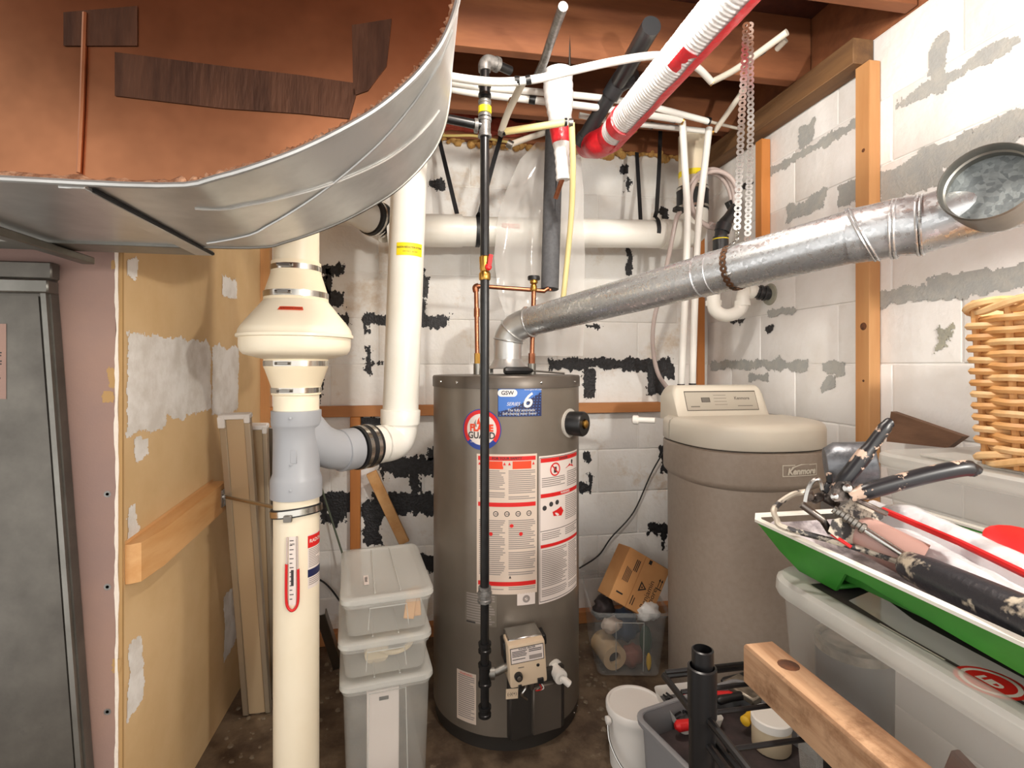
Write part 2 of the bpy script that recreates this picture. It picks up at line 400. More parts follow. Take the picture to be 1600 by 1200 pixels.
wb = struct(MB().b2((-1.3, YB+.003, 0), (XR+.1, YB+.12, 2.222)).build('wall_back', 'block_paint'))
wr = struct(MB().b2((XR+.003, -1.4, 0), (XR+.12, YB+.12, 2.46)).build('wall_right', 'right_paint'))
def block_mesh(name, l, material):
    mb = MB().box((0, 0, 0), (l-.004, .04, .1992), None, .004, 0, 2)
    me = bpy.data.meshes.new(name); me.from_pydata(mb.v, [], mb.f); me.materials.append(M[material])
    me.polygons.foreach_set('use_smooth', [True]*len(me.polygons)); me.set_sharp_from_angle(angle=R(60)); return me
full_b, half_b = block_mesh('concrete_block', .4064, 'block_paint'), block_mesh('half_block', .2032, 'block_paint')
full_r, half_r = block_mesh('concrete_block', .4064, 'right_paint'), block_mesh('half_block', .2032, 'right_paint')
H0 = 1.206-6*.2032
for k in range(11):
    hc = H0+(k+.5)*.2032
    off = .01 if k % 2 else .213
    x = off-.2032-.8128
    while x < XR+.1:
        if x > XL-.25 and x < XR-.1: inst(full_b, 'concrete_block', (x, YB+.02+random.uniform(-.0015, .0015), hc), wb)
        x += .4064
    y = YB-.2032-(.2032 if k % 2 else 0)
    if k % 2: inst(half_r, 'concrete_block', (XR+.02, YB-.1016, hc), wr, (0, 0, R(90)))
    while y > -.9:
        if y > -.1: inst(full_r, 'concrete_block', (XR+.02+random.uniform(-.0015, .0015), y, hc), wr, (0, 0, R(90)))
        y -= .4064
MB().b2((XR, -1.4, 2.222), (XR+.04, YB, 2.459)).build('rim_board', 'joist_red', wr)
back_w = lambda a, b, l: Vector((a, YB-l, b))
right_w = lambda a, b, l: Vector((XR-l, a, b))
def back_rect(u0, v0, u1, v1):
    p = aty(u0, v0, YB); q = aty(u1, v1, YB); return (p.x, q.z, q.x, p.z)
TAR = [
 [(497,413,540,432), (497,428,512,458), (508,455,537,480), (498,478,515,500), (513,490,550,508)],
 [(566,490,607,507), (570,503,578,520)], [(570,540,580,582), (580,562,602,572)],
 [(658,418,668,500), (655,494,703,512)], [(497,590,504,634)], [(566,652,602,668)],
 [(590,716,690,742), (640,735,657,790), (585,772,690,802), (497,772,552,802), (500,798,545,818), (567,785,598,850)],
 [(655,868,690,890)], [(857,560,975,576), (912,574,930,620), (970,560,1050,580), (1012,578,1038,617), (1030,560,1052,590)],
 [(915,506,938,514)], [(979,386,987,430)], [(666,280,694,296)], [(972,262,982,272), (976,275,984,300)], [(1034,326,1046,346)],
 [(912,705,921,718)], [(905,757,922,767), (920,744,926,762)], [(1031,698,1045,740)], [(1012,818,1054,832), (1033,830,1042,860)],
 [(508,420,516,470)], [(607,455,612,462)], [(668,700,690,720)]]
for i, rr in enumerate(TAR):
    patch('tar_patch', [back_rect(*r) for r in rr], back_w, 'tar', wb, .0032, .020, 16, 3.1*i+1, .0016, .01)
def right_rect(u0, v0, u1, v1, th):
    p = atx(u0, v0, XR); q = atx(u1, v1, XR); hz = (p.z+q.z)/2; s = th*(p.length+q.length)/2/1700
    return (min(p.y, q.y), hz-s, max(p.y, q.y), hz+s)
GREY = [
 ([(1112,571,1262,570,13), (1172,588,1200,590,9)], 'bare_cement'), ([(1282,575,1322,574,15), (1288,596,1306,598,16)], 'bare_cement'),
 ([(1200,490,1242,486,6)], 'bare_cement'), ([(1376,471,1475,452,15), (1450,458,1600,425,24)], 'bare_cement'),
 ([(1228,336,1288,312,20)], 'bare_cement'), ([(1312,306,1372,285,22)], 'bare_cement'),
 ([(1374,282,1480,238,14), (1440,262,1620,185,26), (1380,296,1478,272,20)], 'bare_cement'),
 ([(1204,262,1338,202,9), (1250,215,1272,206,22)], 'bare_cement'),
 ([(1396,156,1600,72,11), (1452,100,1480,88,34)], 'bare_cement'), ([(1464,534,1488,526,24)], 'bare_cement_warm'),
 ([(1140,502,1166,500,6)], 'tar'), ([(1196,514,1208,512,5)], 'tar'), ([(1158,292,1178,286,3)], 'tar')]
for i, (rr, mm) in enumerate(GREY):
    patch('cement_patch' if mm != 'tar' else 'tar_patch', [right_rect(*r) for r in rr], right_w, mm, wr, .0036, .018, 13, 5.3*i+2, .0016+.0004*(mm == 'bare_cement_warm'))

# left: yellow partition, its pink end board, the frayed gypsum edge
wl = struct(MB().b2((XL-.012, YP+.004, 0), (XL, YB, 2.46)).build('wall_left', 'drywall_yellow'))
we = struct(MB().b2((-1.6, YP, 0), (XL-.012, YP+.012, 2.46)).build('wall_left_end', 'drywall_pink'))
mb = MB(); rg = random.Random(11); n = 150
left_p = []; right_p = []
for i in range(n+1):
    h = 2.4*i/n; left_p.append((XL-.0135+.0035*noise.noise((h*9, 0, 2))+.002*rg.random(), YP-.001, h)); right_p.append((XL-.006+.003*noise.noise((h*14, 0, 7)), YP-.001, h))
mb.loft([[Vector(a), Vector(b), Vector(b)+Vector((0, .006, 0)), Vector(a)+Vector((0, .006, 0))] for a, b in zip(left_p, right_p)])
mb.build('gypsum_edge', 'gypsum', we)
MB().b2((XL-.006, YP+.001, 0), (XL+.0012, YP+.008, 2.4)).build('paper_edge', 'paper_brown', we)
for v in (772, 917, 1112):
    p = aty(168, v, YP); MB().lathe([(.001, .0), (.0035, .0), (.006, -.0012), (.0075, 0)], p+Vector((0, -.0008, 0)), (0, -1, 0), 12).build('drywall_screw', 'iron_fitting', we)
for (u, v, w_, h_, s) in ((176,590,6,16,1.0), (170,620,8,10,2.0), (183,1040,7,12,5.0), (178,414,4,7,6.)):
    p = aty(u, v, YP); patch('torn_paper', [(p.x-w_*.0013, p.z-h_*.0013, p.x+w_*.0013, p.z+h_*.0013)], lambda a, b, l: Vector((a, YP-l, b)), 'paper_brown', we, .002, .005, 50, s, .0008)
left_w = lambda a, b, l: Vector((XL+l, a, b))
def left_rect(u0, v0, u1, v1):
    p = atx(u0, v0, XL); q = atx(u1, v1, XL); return (min(p.y, q.y), min(p.z, q.z), max(p.y, q.y), max(p.z, q.z))
for i, rr in enumerate(([(197,520,330,640), (330,540,372,640), (197,630,262,668)], [(197,790,214,862)], [(200,1008,224,1092)], [(347,430,370,468)], [(196,400,212,436)], [(212,688,232,712)], [(350,935,370,1000)])):
    patch('plaster_patch', [left_rect(*r) for r in rr], left_w, 'plaster', wl, .0035, .016, 11, 4.7*i+3, .0012)

# timber on the walls
def board(a, b, name, material, parent, bev=.002): return MB().b2(a, b, bev).build(name, material, parent)
board((XL+.002, YB-.04, .98), (1.13, YB-.002, 1.027), 'rail', 'wood_x', wb)
board((XL+.002, YB-.045, 0.001), (1.2, YB-.002, .055), 'sole_board', 'wood_x', wb)
p = aty(419, 500, YB-.02); board((p.x-.026, YB-.042, 0), (p.x+.012, YB-.003, 2.2), 'stud', 'wood', wb)
p = aty(556, 740, YB-.02); board((p.x-.022, YB-.04, .056), (p.x+.02, YB-.003, .979), 'stud', 'wood_orange', wb)
p = aty(1093, 500, YB-.03); board((p.x-.018, YB-.045, .056), (p.x+.02, YB-.003, 2.2), 'stud', 'wood_orange', wb)
for (u0, u1, h1) in ((1180, 1204, 2.12), (1336, 1376, 2.14)):
    p = atx(u0, 300, XR-.042); q = atx(u1, 300, XR-.002)
    st = board((XR-.042, q.y, 1.69 if u0 < 1300 else .03), (XR-.002, p.y-.0, h1), 'stud', 'wood' if u0 > 1300 else 'wood_orange', wr)
    if u0 > 1300:
        for (v, s) in ((510, .012), (235, .006), (595, .004)):
            k = atx(1349, v, XR-.042); MB().lathe([(s, 0), (s*.9, .0006), (.001, .0007)], k, (-1, 0, 0), 14).build('knot', 'knot', st)
board((XR-.075, atx(1336, 300, XR-.04).y-.03, 2.14), (XR-.002, YB-.05, 2.22), 'top_plate', 'plate_wood', wr)
mb = MB(); mb.beam(aty(580, 738, YB-.075), aty(632, 848, YB-.055), .045, .02, (0, 1, 0))
tag(mb.build('wood_brace', 'wood_block'), 'slim tan wooden batten leaning diagonally behind the white elbow and the plastic boxes', 'batten')
mb = MB(); mb.tube([aty(497, 745, 2.325), aty(535, 865, 2.24), Vector((aty(575, 985, 2.17).x, 2.17, .004))], .004, 8)
tag(mb.build('thin_rod', 'rod_green'), 'thin greenish metal rod leaning behind the cream pipe', 'rod')
# wires on the ceiling
mb = MB(); mb.tube(smooth_path([aty(672, 210, 2.26), aty(700, 212, 2.25), aty(740, 212, 2.25), aty(770, 218, 2.25), aty(800, 223, 2.25)]), .0055, 8)
tag(mb.build('yellow_cable', 'cable_yellow'), 'yellow cable stapled along the wall top behind the black gas pipe', 'cable')
mb = MB(); mb.tube(smooth_path([aty(690, 88, 1.9), aty(705, 72, 1.9), aty(725, 58, 1.9), aty(780, 20, 1.9)]), .005, 8)
tag(mb.build('tan_cable', 'cable_tan'), 'tan cable curving up beside the duct at the ceiling', 'cable')
mb = MB(); mb.tube(smooth_path([aty(772, 104, 1.95), aty(784, 76, 1.95), aty(788, 50, 1.95), aty(800, 10, 1.95)]), .005, 8)
tag(mb.build('tan_cable', 'cable_tan'), 'short tan cable end hanging down above the white ceiling pipes', 'cable')
mb = MB(); mb.tube(smooth_path([aty(906, 232, 2.2), aty(930, 228, 2.2), aty(960, 226, 2.2), aty(995, 205, 2.2)]), .004, 8)
tag(mb.build('thin_cable', 'cable_yellow'), 'thin yellow cable running behind the red wrapped pipe end', 'cable')
mb = MB(); mb.tube(smooth_path([aty(1052, 682, 2.28), aty(1020, 735, 2.3), aty(990, 800, 2.31), aty(955, 840, 2.31), aty(935, 868, 2.31), aty(905, 888, 2.31)]), .0035, 8)
tag(mb.build('power_cable', 'wire_black'), 'thin black cord sagging across the block wall beside the water softener', 'cord')
mb = MB(); mb.tube(smooth_path([aty(470, 890, 2.32), aty(498, 905, 2.31), aty(512, 915, 2.31), aty(528, 935, 2.31), aty(560, 985, 2.30), ath(575, 1010, .005)]), .004, 8)
tag(mb.build('power_cable', 'wire_black'), 'short black cord hanging between the cream pipe and the clear boxes', 'cord')
mb = MB(); a = aty(500, 960, 1.95); b = ath(528, 1045, .01); mb.beam(a, b, .035, .004, (0, 1, 0)); mb.beam(a+Vector((.016, .016, 0)), b+Vector((.016, .016, 0)), .004, .035, (0, 1, 0))
tag(mb.build('angle_strip', 'steel_dull'), 'dull metal angle strip leaning behind the cream pipe near the floor', 'metal strip')
# ------------------------------------------------------------ duct plenum
PL = [(-1.3,1.444), (-.62,1.444), (-.353,1.446), (-.28,1.462), (-.205,1.492), (-.15,1.520), (-.092,1.556), (-.055,1.584), (-.019,1.619), (.005,1.648), (.028,1.682), (.047,1.73), (.058,1.79), (.061,1.86), (.061,2.215)]
Y0, Y1 = .77, 1.14
t = thing('supply_plenum', 'big galvanized air duct with copper toned end and rounded lower corner', 'duct', (-.5, .9, 1.44))
MB().prism([(x, Y0+.004, h) for x, h in PL]+[(-1.3, Y0+.004, 2.215)], (0, .006, 0)).build('end_panel', 'warm_reflect_sheet', t)
sp = smooth_path([(x, 0, h) for x, h in PL], 4)
mb = MB(); mb.loft([[Vector((p.x, Y0+(Y1-Y0)*k/6, p.z)) for p in sp] for k in range(7)], 0, False, False)
mb.loft([[Vector((p.x-.004, Y0+(Y1-Y0)*k/6, p.z+.004)) for p in sp] for k in range(7)], 0, False, False)
mb.build('side_wrap', 'galv_smooth', t, 60)
mb = MB(); mb.tube([(p.x, Y0, p.z) for p in sp], .0045, 8); mb.build('front_bead', 'galv_smooth', t)
mb = MB(); mb.tube([(p.x, Y1, p.z) for p in sp], .0035, 8); mb.build('back_bead', 'galv_dull', t)
rg = random.Random(3); mb = MB()
fine = []
for a, b in zip(sp, sp[1:]):
    for k in range(6): fine.append(a.lerp(b, k/6))
rings = []
for i, p in enumerate(fine):
    w = .007+.006*noise.noise((i*.35, 1, 0))+.004*rg.random(); d = (fine[min(i+1, len(fine)-1)]-fine[max(i-1, 0)]).normalized(); nn = Vector((-d.z, 0, d.x))
    q = Vector((p.x, Y0+.003, p.z)); rings.append([q+nn*.001, q+nn*w, q+nn*w*.6+Vector((0, -.004, 0)), q+nn*.002+Vector((0, -.005, 0))])
mb.loft(rings); mb.build('sealant_edge', 'copper_foam', t)
# creases in the wrap
def on_wrap(x, y, e=.0015):
    for a, b in zip(sp, sp[1:]):
        if a.x <= x <= b.x: return Vector((x+e*.5, y, a.z+(b.z-a.z)*(x-a.x)/max(1e-6, b.x-a.x)-e))
    return Vector((x, y, 1.8))
for (x0, y0_, x1, y1_) in ((-.35, .87, .03, .98), (-.42, 1.10, .045, .80)):
    MB().tube([on_wrap(x0+(x1-x0)*k/24, y0_+(y1_-y0_)*k/24) for k in range(25)], .0022, 6).build('crease', 'galv_smooth', t)
MB().b2((-.478, Y0+.004, 1.437), (-.446, 1.195, 1.4435), .001).build('standing_seam', 'galv_smooth', t); MB().b2((-.446, Y0+.02, 1.4385), (-.441, 1.195, 1.4435)).build('seam_shade', 'foam_slit', t)  # solid dark strip paints the shade alongside the seam
MB().b2((-1.3, Y1-.01, 1.438), (-.445, 1.20, 1.448), .001).build('bottom_pan', 'galv_dull', t)
MB().b2((-.725, .9, 1.42), (-.70, 1.25, 1.4355), .002).build('standing_seam', 'galv_dull', t)
yf = Y0+.003
def fp(u, v, y=yf): return aty(u, v, y)
for pts in ([(180,82),(350,104),(470,118),(552,130),(556,150),(546,186),(470,178),(350,170),(180,150)], [(550,40),(612,30),(608,68),(604,104),(575,142),(552,150)], [(100,20),(215,10),(215,72),(100,72)]):
    MB().prism([fp(u, v) for u, v in pts], (0, -.0012, 0)).build('foil_tape', 'foil_tape', t)
mb = MB(); mb.tube([fp(133, 20, yf-.002), fp(128, 170, yf-.002), fp(123, 270, yf-.002)], .003, 6); mb.build('panel_fold', 'warm_reflect_sheet', t)
# ------------------------------------------------------------ furnace
t = thing('furnace_cabinet', 'grey sheet metal furnace cabinet below the big duct', 'furnace', (-.95, 1.2, 0))
def fx(h): return -.797+(1.438-h)*.0656
yq = 1.262
MB().prism([(-1.45, yq, 0), (fx(0), yq, 0), (fx(1.40), yq, 1.40), (-1.45, yq, 1.40)], (0, .024, 0)).build('body', 'furnace_grey', t)
MB().prism([(-1.45, yq-.004, 0.02), (fx(0)-.022, yq-.004, 0.02), (fx(1.35)-.022, yq-.004, 1.35), (-1.45, yq-.004, 1.35)], (0, .004, 0)).build('door_panel', 'furnace_grey', t)
mb = MB(); mb.prism([(fx(0)-.014, yq-.010, 0.0), (fx(0)-.004, yq-.010, 0.0), (fx(1.36)-.004, yq-.010, 1.36), (fx(1.36)-.014, yq-.010, 1.36)], (0, .0098, 0)); mb.build('edge_trim', 'galv_dull', t)
MB().b2((-1.45, yq-.016, 1.356), (fx(1.39)+.006, yq+.02, 1.385), .003).build('top_rail', 'galv_dull', t)
MB().b2((-1.45, yq-.008, 1.387), (fx(1.42)+.01, yq+.02, 1.424), .003).build('top_flange', 'furnace_grey', t)
pr = Print(plane_map(aty(-2, 550, yq-.0045), (1,0,0), (0,0,1), (0,-1,0)))
pr.rect(-.06, -.10, .014, .06, 0); pr.lines(-.058, -.095, .006, 0, .006, 1); pr.build('paper_label', ['drywall_pink', 'print_dark'], t)

# ------------------------------------------------------------ radon pipes
PX, PY, K = -.330, 1.438, 1.36/800
ph = lambda v: EYE+(HOR-v)*K
t = thing('soil_gas_pipe', 'cream vertical plastic pipe with grey branch tee and red gauge', 'pipe', (PX, PY, 0))
MB().lathe([(.057, 0), (.057, ph(770))], (PX, PY, 0), n=40).build('lower_pipe', 'pvc_cream', t)
MB().lathe([(.057, ph(642)), (.057, ph(604))], (PX, PY, 0), n=40).build('upper_pipe', 'pvc_cream', t)
mb = MB(); mb.lathe([(.056, ph(776)), (.0645, ph(775)), (.0645, ph(748)), (.0625, ph(744)), (.0585, ph(738)), (.0575, ph(690)), (.058, ph(668)), (.0615, ph(664)), (.0625, ph(662)), (.0625, ph(641)), (.056, ph(640))], (PX, PY, 0), n=40)
E1 = Vector((-.074, 1.70, .957)); bd = (E1-Vector((PX, PY, .957))); bd.z = 0; bd.normalize()
c0 = Vector((PX, PY, 0))
mb.tube(smooth_path([c0+Vector((0,0,ph(652))), c0+bd*.02+Vector((0,0,ph(670))), c0+bd*.065+Vector((0,0,ph(697))), c0+bd*.12+Vector((0,0,.962)), c0+bd*.165+Vector((0,0,.957))]), .0555, 32)
mb.lathe([(.056, .135), (.0605, .136), (.0605, .185), (.056, .186)], c0+Vector((0,0,.957)), bd, 32)
tee = mb.build('branch_tee', 'pvc_grey', t)
for v in (650, 720, 758): MB().lathe([(.001, .0), (.004, .0), (.004, .003), (.001, .004)], (PX+.0*v, PY-.0575-(.005 if v != 720 else 0), ph(v)), (0, -1, 0), 10).build('moulding_dot', 'pvc_grey', tee)
MB().box((PX+.006, PY-.0572, ph(708)), (.016, .003, .036), None, .0014).build('moulding_pad', 'pvc_grey', tee)
# gauge and sticker on the front of the lower pipe
phi, hh = cyl_hit(457, 900, (PX, PY), .057); mp = cyl_map((PX, PY), .057, phi, 0)
pr = Print(mp, .006); z = lambda v: cyl_hit(457, v, (PX, PY), .057)[1]
pr.rect(-.0085, z(945), .0085, z(838), 0, .0026)
for i in range(14): pr.rect(-.006, z(845+7*i), -.006+(.006 if i % 2 else .009), z(843.6+7*i), 1, .003)
pr.rect(-.003, z(915), .003, z(890), 1, .003); pr.text('500', 0, z(850), .007, 1, .003)
g = pr.build('gauge_card', ['sticker_white', 'print_dark'], t)
q = lambda a, v: mp(a, z(v), .005)
mb = MB(); mb.tube(smooth_path([q(-.013, 880), q(-.0135, 925), q(-.011, 945), q(0, 953), q(.011, 945), q(.0135, 925), q(.013, 889)], 5), .0034, 10); mb.build('gauge_tube', 'red', g)
mb = MB(); mb.tube([q(-.012, 882), q(-.011, 838)], .0022, 8); mb.tube([q(.012, 889), q(.011, 838)], .0022, 8); mb.build('gauge_tube', 'clear_hose', g)
phi, _ = cyl_hit(489, 875, (PX, PY), .057); pr = Print(cyl_map((PX, PY), .057, phi, 0), .005); z = lambda v: cyl_hit(480, v, (PX, PY), .057)[1]
pr.rect(-.016, z(921), .05, z(836), 0); pr.rect(-.016, z(857), .05, z(838), 1, .0007); pr.rect(-.016, z(903), .05, z(891), 2, .0007)
pr.lines(-.013, z(890), .045, z(859), .0045, 3, ragged=.6); pr.lines(-.013, z(920), .045, z(905), .005, 3, ragged=.6); pr.text('RADON', .012, z(847), .013, 0, .001, bold=.0003)
pr.build('warning_sticker', ['sticker_white', 'sticker_red', 'sticker_navy', 'print_grey'], t)

def clamp(o, d, r, h0, h1, parent, n=40):
    mb = MB(); mb.lathe([(r-.002, h0), (r+.0012, h0), (r+.0012, h1), (r-.002, h1)], o, d, n)
    cl = mb.build('hose_clamp', 'chrome_clamp', parent); a, b, dd = frame(d); return cl
def clamp_screw(p, parent, ax=(1, 0, 0)):
    mb = MB(); mb.beam(Vector(p)-Vector(ax)*.014, Vector(p)+Vector(ax)*.012, .011, .008, (0, 0, 1), .001); mb.tube([Vector(p)-Vector(ax)*.02, Vector(p)+Vector(ax)*.018], .004, 8); mb.build('clamp_screw', 'steel_dull', parent)
t = thing('radon_fan', 'round cream inline vent fan clamped between cream pipes', 'fan', (PX, PY, ph(615)))
MB().lathe([(.057, ph(425)), (.057, ph(330)), (.0565, 2.2)], (PX, PY, 0), n=36).build('outlet_pipe', 'pvc_cream', t)
MB().lathe([(.058, ph(411)), (.0615, ph(411)), (.0625, ph(426)), (.0635, ph(430)), (.0775, ph(457)), (.0795, ph(459)), (.0805, ph(472)), (.076, ph(473))], (PX, PY, 0), n=40).build('upper_coupling', 'flex_cream', t)
dome = MB().lathe([(.07, ph(468)), (.079, ph(470)), (.084, ph(474)), (.100, ph(486)), (.122, ph(502)), (.1345, ph(512)), (.139, ph(517)), (.1405, ph(522)), (.1445, ph(524)), (.1445, ph(528)), (.139, ph(529))], (PX, PY, 0), n=56).build('upper_housing', 'fan_cream', t)
MB().lathe([(.138, ph(529)), (.138, ph(541)), (.1345, ph(549)), (.127, ph(554)), (.108, ph(557)), (.09, ph(560)), (.075, ph(562))], (PX, PY, 0), n=56).build('lower_housing', 'fan_cream', t)
MB().lathe([(.07, ph(561)), (.0795, ph(561)), (.0795, ph(574)), (.077, ph(577)), (.0625, ph(602)), (.0615, ph(604)), (.0615, ph(616)), (.057, ph(617))], (PX, PY, 0), n=40).build('lower_coupling', 'flex_cream', t)
for v0, v1, r in ((417,425,.062), (458,467,.0795), (564,572,.0795), (605,613,.0615)):
    cl = clamp((PX, PY, 0), (0,0,1), r, ph(v1), ph(v0), t); clamp_screw((PX-.012, PY-r-.004, ph((v0+v1)/2)), cl)
phi, hh = cyl_hit(454, 488, (PX, PY), .108)
def cone_map(a, b, l):
    # red sticker on the sloping shoulder
    h = ph(488)+b*.62; r = .103-(b)*.85; f = phi+a/.105; return Vector((PX+(r+l+.002)*math.sin(f), PY-(r+l+.002)*math.cos(f), h))
pr = Print(cone_map, .006); pr.rect(-.028, -.0075, .028, .0075, 0); pr.text('RADON FAN', 0, 0, .0085, 1, .0012); pr.build('red_sticker', ['sticker_orange', 'print_dark'], t)

# riser with elbow
t = thing('white_riser_pipe', 'tall white plastic pipe rising from an elbow beside the water heater', 'pipe', (-.074, 1.70, .85))
top = Vector((-.030, 1.70, 2.2))
d = (top-E1).normalized()
MB().tube([E1+d*.08, top], .057, 40).build('pipe', 'pvc', t)
mb = MB(); arc = [E1-bd*.085, E1-bd*.06, E1-bd*.045, E1-bd*.022+Vector((0,0,.004)), E1-bd*.008+Vector((0,0,.018)), E1+Vector((0,0,.045)), E1+d*.075]
mb.tube(smooth_path(arc, 4), .0585, 36)
mb.lathe([(.057, .055), (.0625, .056), (.0635, .10), (.0625, .1015), (.057, .102)], E1, d, 40)
mb.build('elbow', 'pvc', t)
MB().tube([E1-bd*.175, E1-bd*.08], .0585, 36).build('spigot', 'pvc', t)
p0 = c0+Vector((0,0,.957))+bd*.190
MB().lathe([(.057, 0), (.064, 0), (.064, .062), (.057, .062)], p0, bd, 40).build('rubber_coupling', 'black_rubber', t)
for k in (.008, .038): clamp(p0, bd, .0648, k, k+.013, t)
clamp_screw(p0+bd*.0145+Vector((-.03, -.052, -.03)), t, (0,0,1)); clamp_screw(p0+bd*.0445+Vector((-.03, -.052, -.03)), t, (0,0,1))
fr = lambda h: E1+d*((h-E1.z)/d.z)
cc = fr(1.55); phi, _ = cyl_hit(641, 388, (cc.x, cc.y), .057); hh = cyl_hit(641, 389, (cc.x, cc.y), .057)[1]
pr = Print(lambda a, b, l: (lambda q: Vector((q.x+(.0575+l)*math.sin(phi+a/.057), q.y-(.0575+l)*math.cos(phi+a/.057), hh+b)))(fr(hh+b)), .006)
pr.rect(-.044, -.02, .044, .02, 0); pr.text('RADON REDUCTION SYSTEM', -.002, .005, .0085, 1, bold=.0002, sx=.72); pr.text('DO NOT ALTER', 0, -.008, .0065, 1); pr.build('yellow_sticker', ['sticker_yellow', 'print_dark'], t)

# hanger and timber block on the left wall
t = thing('timber_bracket', 'short thick wooden bracket with a slanting end on the yellow wall', 'bracket', (XL+.02, 1.55, .8))
a0 = ath(190, 862, .0); y_n, y_f = 1.302, 1.80
h_t = lambda y: .785-.03*(y-1.3)/.5
MB().prism([(XL+.001, y_n, .80), (XL+.001, y_f, .835), (XL+.001, y_f, .745), (XL+.001, y_n, .71)], (.0005, 0, 0)).build('back_face', 'wood_block', t)
mb = MB(); sec = []
for (y, w_) in ((y_n, .012), (y_n+.01, .03), (y_n+.09, .042), (y_f, .042)):
    o = .035*(y-y_n)/(y_f-y_n); sec.append([Vector((XL+.0015, y, .702+o)), Vector((XL+w_, y, .702+o)), Vector((XL+w_, y, .792+o)), Vector((XL+.0015, y, .792+o))])
mb.loft(sec); mb.build('block', 'wood_block', t)
t = thing('pipe_hanger', 'metal ring hanger holding the cream pipe by a rod from the wooden block', 'pipe hanger', (PX, PY, ph(800)))
hz = ph(797); tilt = Vector((-.10, .12, 1)).normalized()
MB().lathe([(.058, -.011), (.0625, -.011), (.0625, .011), (.058, .011)], (PX, PY, hz), tilt, 40).build('rubber_liner', 'black_rubber', t)
MB().lathe([(.062, -.0075), (.0655, -.0075), (.0655, .0075), (.062, .0075)], (PX, PY, hz), tilt, 40).build('ring', 'chrome_clamp', t)
wp = Vector((XL+.045, 1.765, .785)); e = Vector((PX-.055, PY+.03, hz))
MB().tube([wp, e], .0055, 12).build('rod', 'steel', t)
MB().box(wp+Vector((-.001, 0, -.005)), (.005, .03, .055), None, .001).build('wall_plate', 'steel', t)
MB().lathe([(.009, 0), (.009, .014), (.006, .014)], wp, (e-wp), 6).build('nut', 'steel', t)
MB().box(e, (.022, .02, .022), math.atan2(e.y-wp.y, e.x-wp.x), .002).build('ring_lug', 'steel_dull', t)
MB().box((PX-.005, PY-.069, hz-.003), (.02, .01, .016), None, .001).build('clasp', 'steel_dull', t)

# leaning rails with white end caps
def headrail(u0, v0, u1, v1, z0, lab, wpx):
    p = atz(u0, v0, z0); b = ath(u1, v1, .006); r = thing('blind_rail', lab, 'rail', b, 'metal rails leaning in the corner')
    d = (p-b).normalized(); w_ = wpx*z0/800; a, n_, _ = frame(d, (0, 1, 0))
    if a.x < 0: a = -a
    fr_ = ray(u0, v0).normalized(); n_ = d.cross(a); n_ = n_ if n_.dot(fr_) < 0 else -n_
    for (o, ww, dd, mm, nm) in ((0, .62, .016, 'aluminium_tan', 'channel'), (-.40, .22, .026, 'aluminium', 'flange'), (.40, .2, .024, 'aluminium', 'flange')):
        MB().beam(b+a*w_*o, p+a*w_*o-d*.002, w_*ww, dd, a.cross(d), .002).build(nm, mm, r)
    cp = MB(); cp.beam(p-d*.004, p+d*.012, w_*1.04, .034, a.cross(d), .003)
    cp.beam(p-d*.03-a*w_*.42+n_*.014, p+d*.006-a*w_*.42+n_*.014, w_*.24, .01, a.cross(d), .002); cp.beam(p-d*.016+a*w_*.42+n_*.014, p+d*.006+a*w_*.42+n_*.014, w_*.2, .01, a.cross(d), .002)
    cp.build('end_cap', 'cap_white', r); return r
headrail(368, 652, 403, 1112, 1.60, 'tan metal blind rail with white end cap, tallest in the corner', 44)
headrail(400, 668, 416, 1088, 1.67, 'tan metal blind rail with white end cap, nearest the cream pipe', 34)
mb = MB(); mb.beam(ath(426, 1075, .006), atz(416, 668, 1.78), .05, .006, (0, 1, 0), .002)
tag(mb.build('grey_strip', 'galv_dull'), 'flat grey metal strip leaning behind the blind rails and the cream pipe', 'metal strip')
# ------------------------------------------------------------ water heater
HC, HR, HT = (.298, 1.826), .26, 1.168
hit = lambda u, v: cyl_hit(u, v, HC, HR)
t = thing('water_heater', 'tall grey-brown cylindrical gas water heater covered in warning labels', 'water heater', (HC[0], HC[1], 0))
MB().lathe([(HR, .045), (HR, HT-.035)], (*HC, 0), n=72).build('tank_jacket', 'heater_grey', t)
MB().lathe([(HR-.006, 0), (HR-.004, .03), (HR+.001, .046), (HR-.01, .047)], (*HC, 0), n=72).build('base_ring', 'heater_dark', t)
MB().lathe([(HR+.0005, HT-.039), (HR+.0035, HT-.038), (HR+.0035, HT-.005), (HR, HT), (.05, HT+.003), (.001, HT+.003)], (*HC, 0), n=72).build('top_cap', 'heater_rim', t)
for u in (715, 845, 690, 897):
    f, h = hit(u, 594); p = Vector((HC[0]+(HR+.0035)*math.sin(f), HC[1]-(HR+.0035)*math.cos(f), HT-.02))
    MB().lathe([(.005, 0), (.0045, .002), (.002, .0035)], p, (math.sin(f), -math.cos(f), 0), 10).build('cap_screw', 'steel', t)
for (u, v) in ((897, 1105), (902, 1090)):
    f, h = hit(u, v); p = Vector((HC[0]+HR*math.sin(f), HC[1]-HR*math.cos(f), .03)); MB().lathe([(.004, 0), (.002, .003)], p, (math.sin(f), -math.cos(f), 0), 8).build('base_screw', 'steel', t)
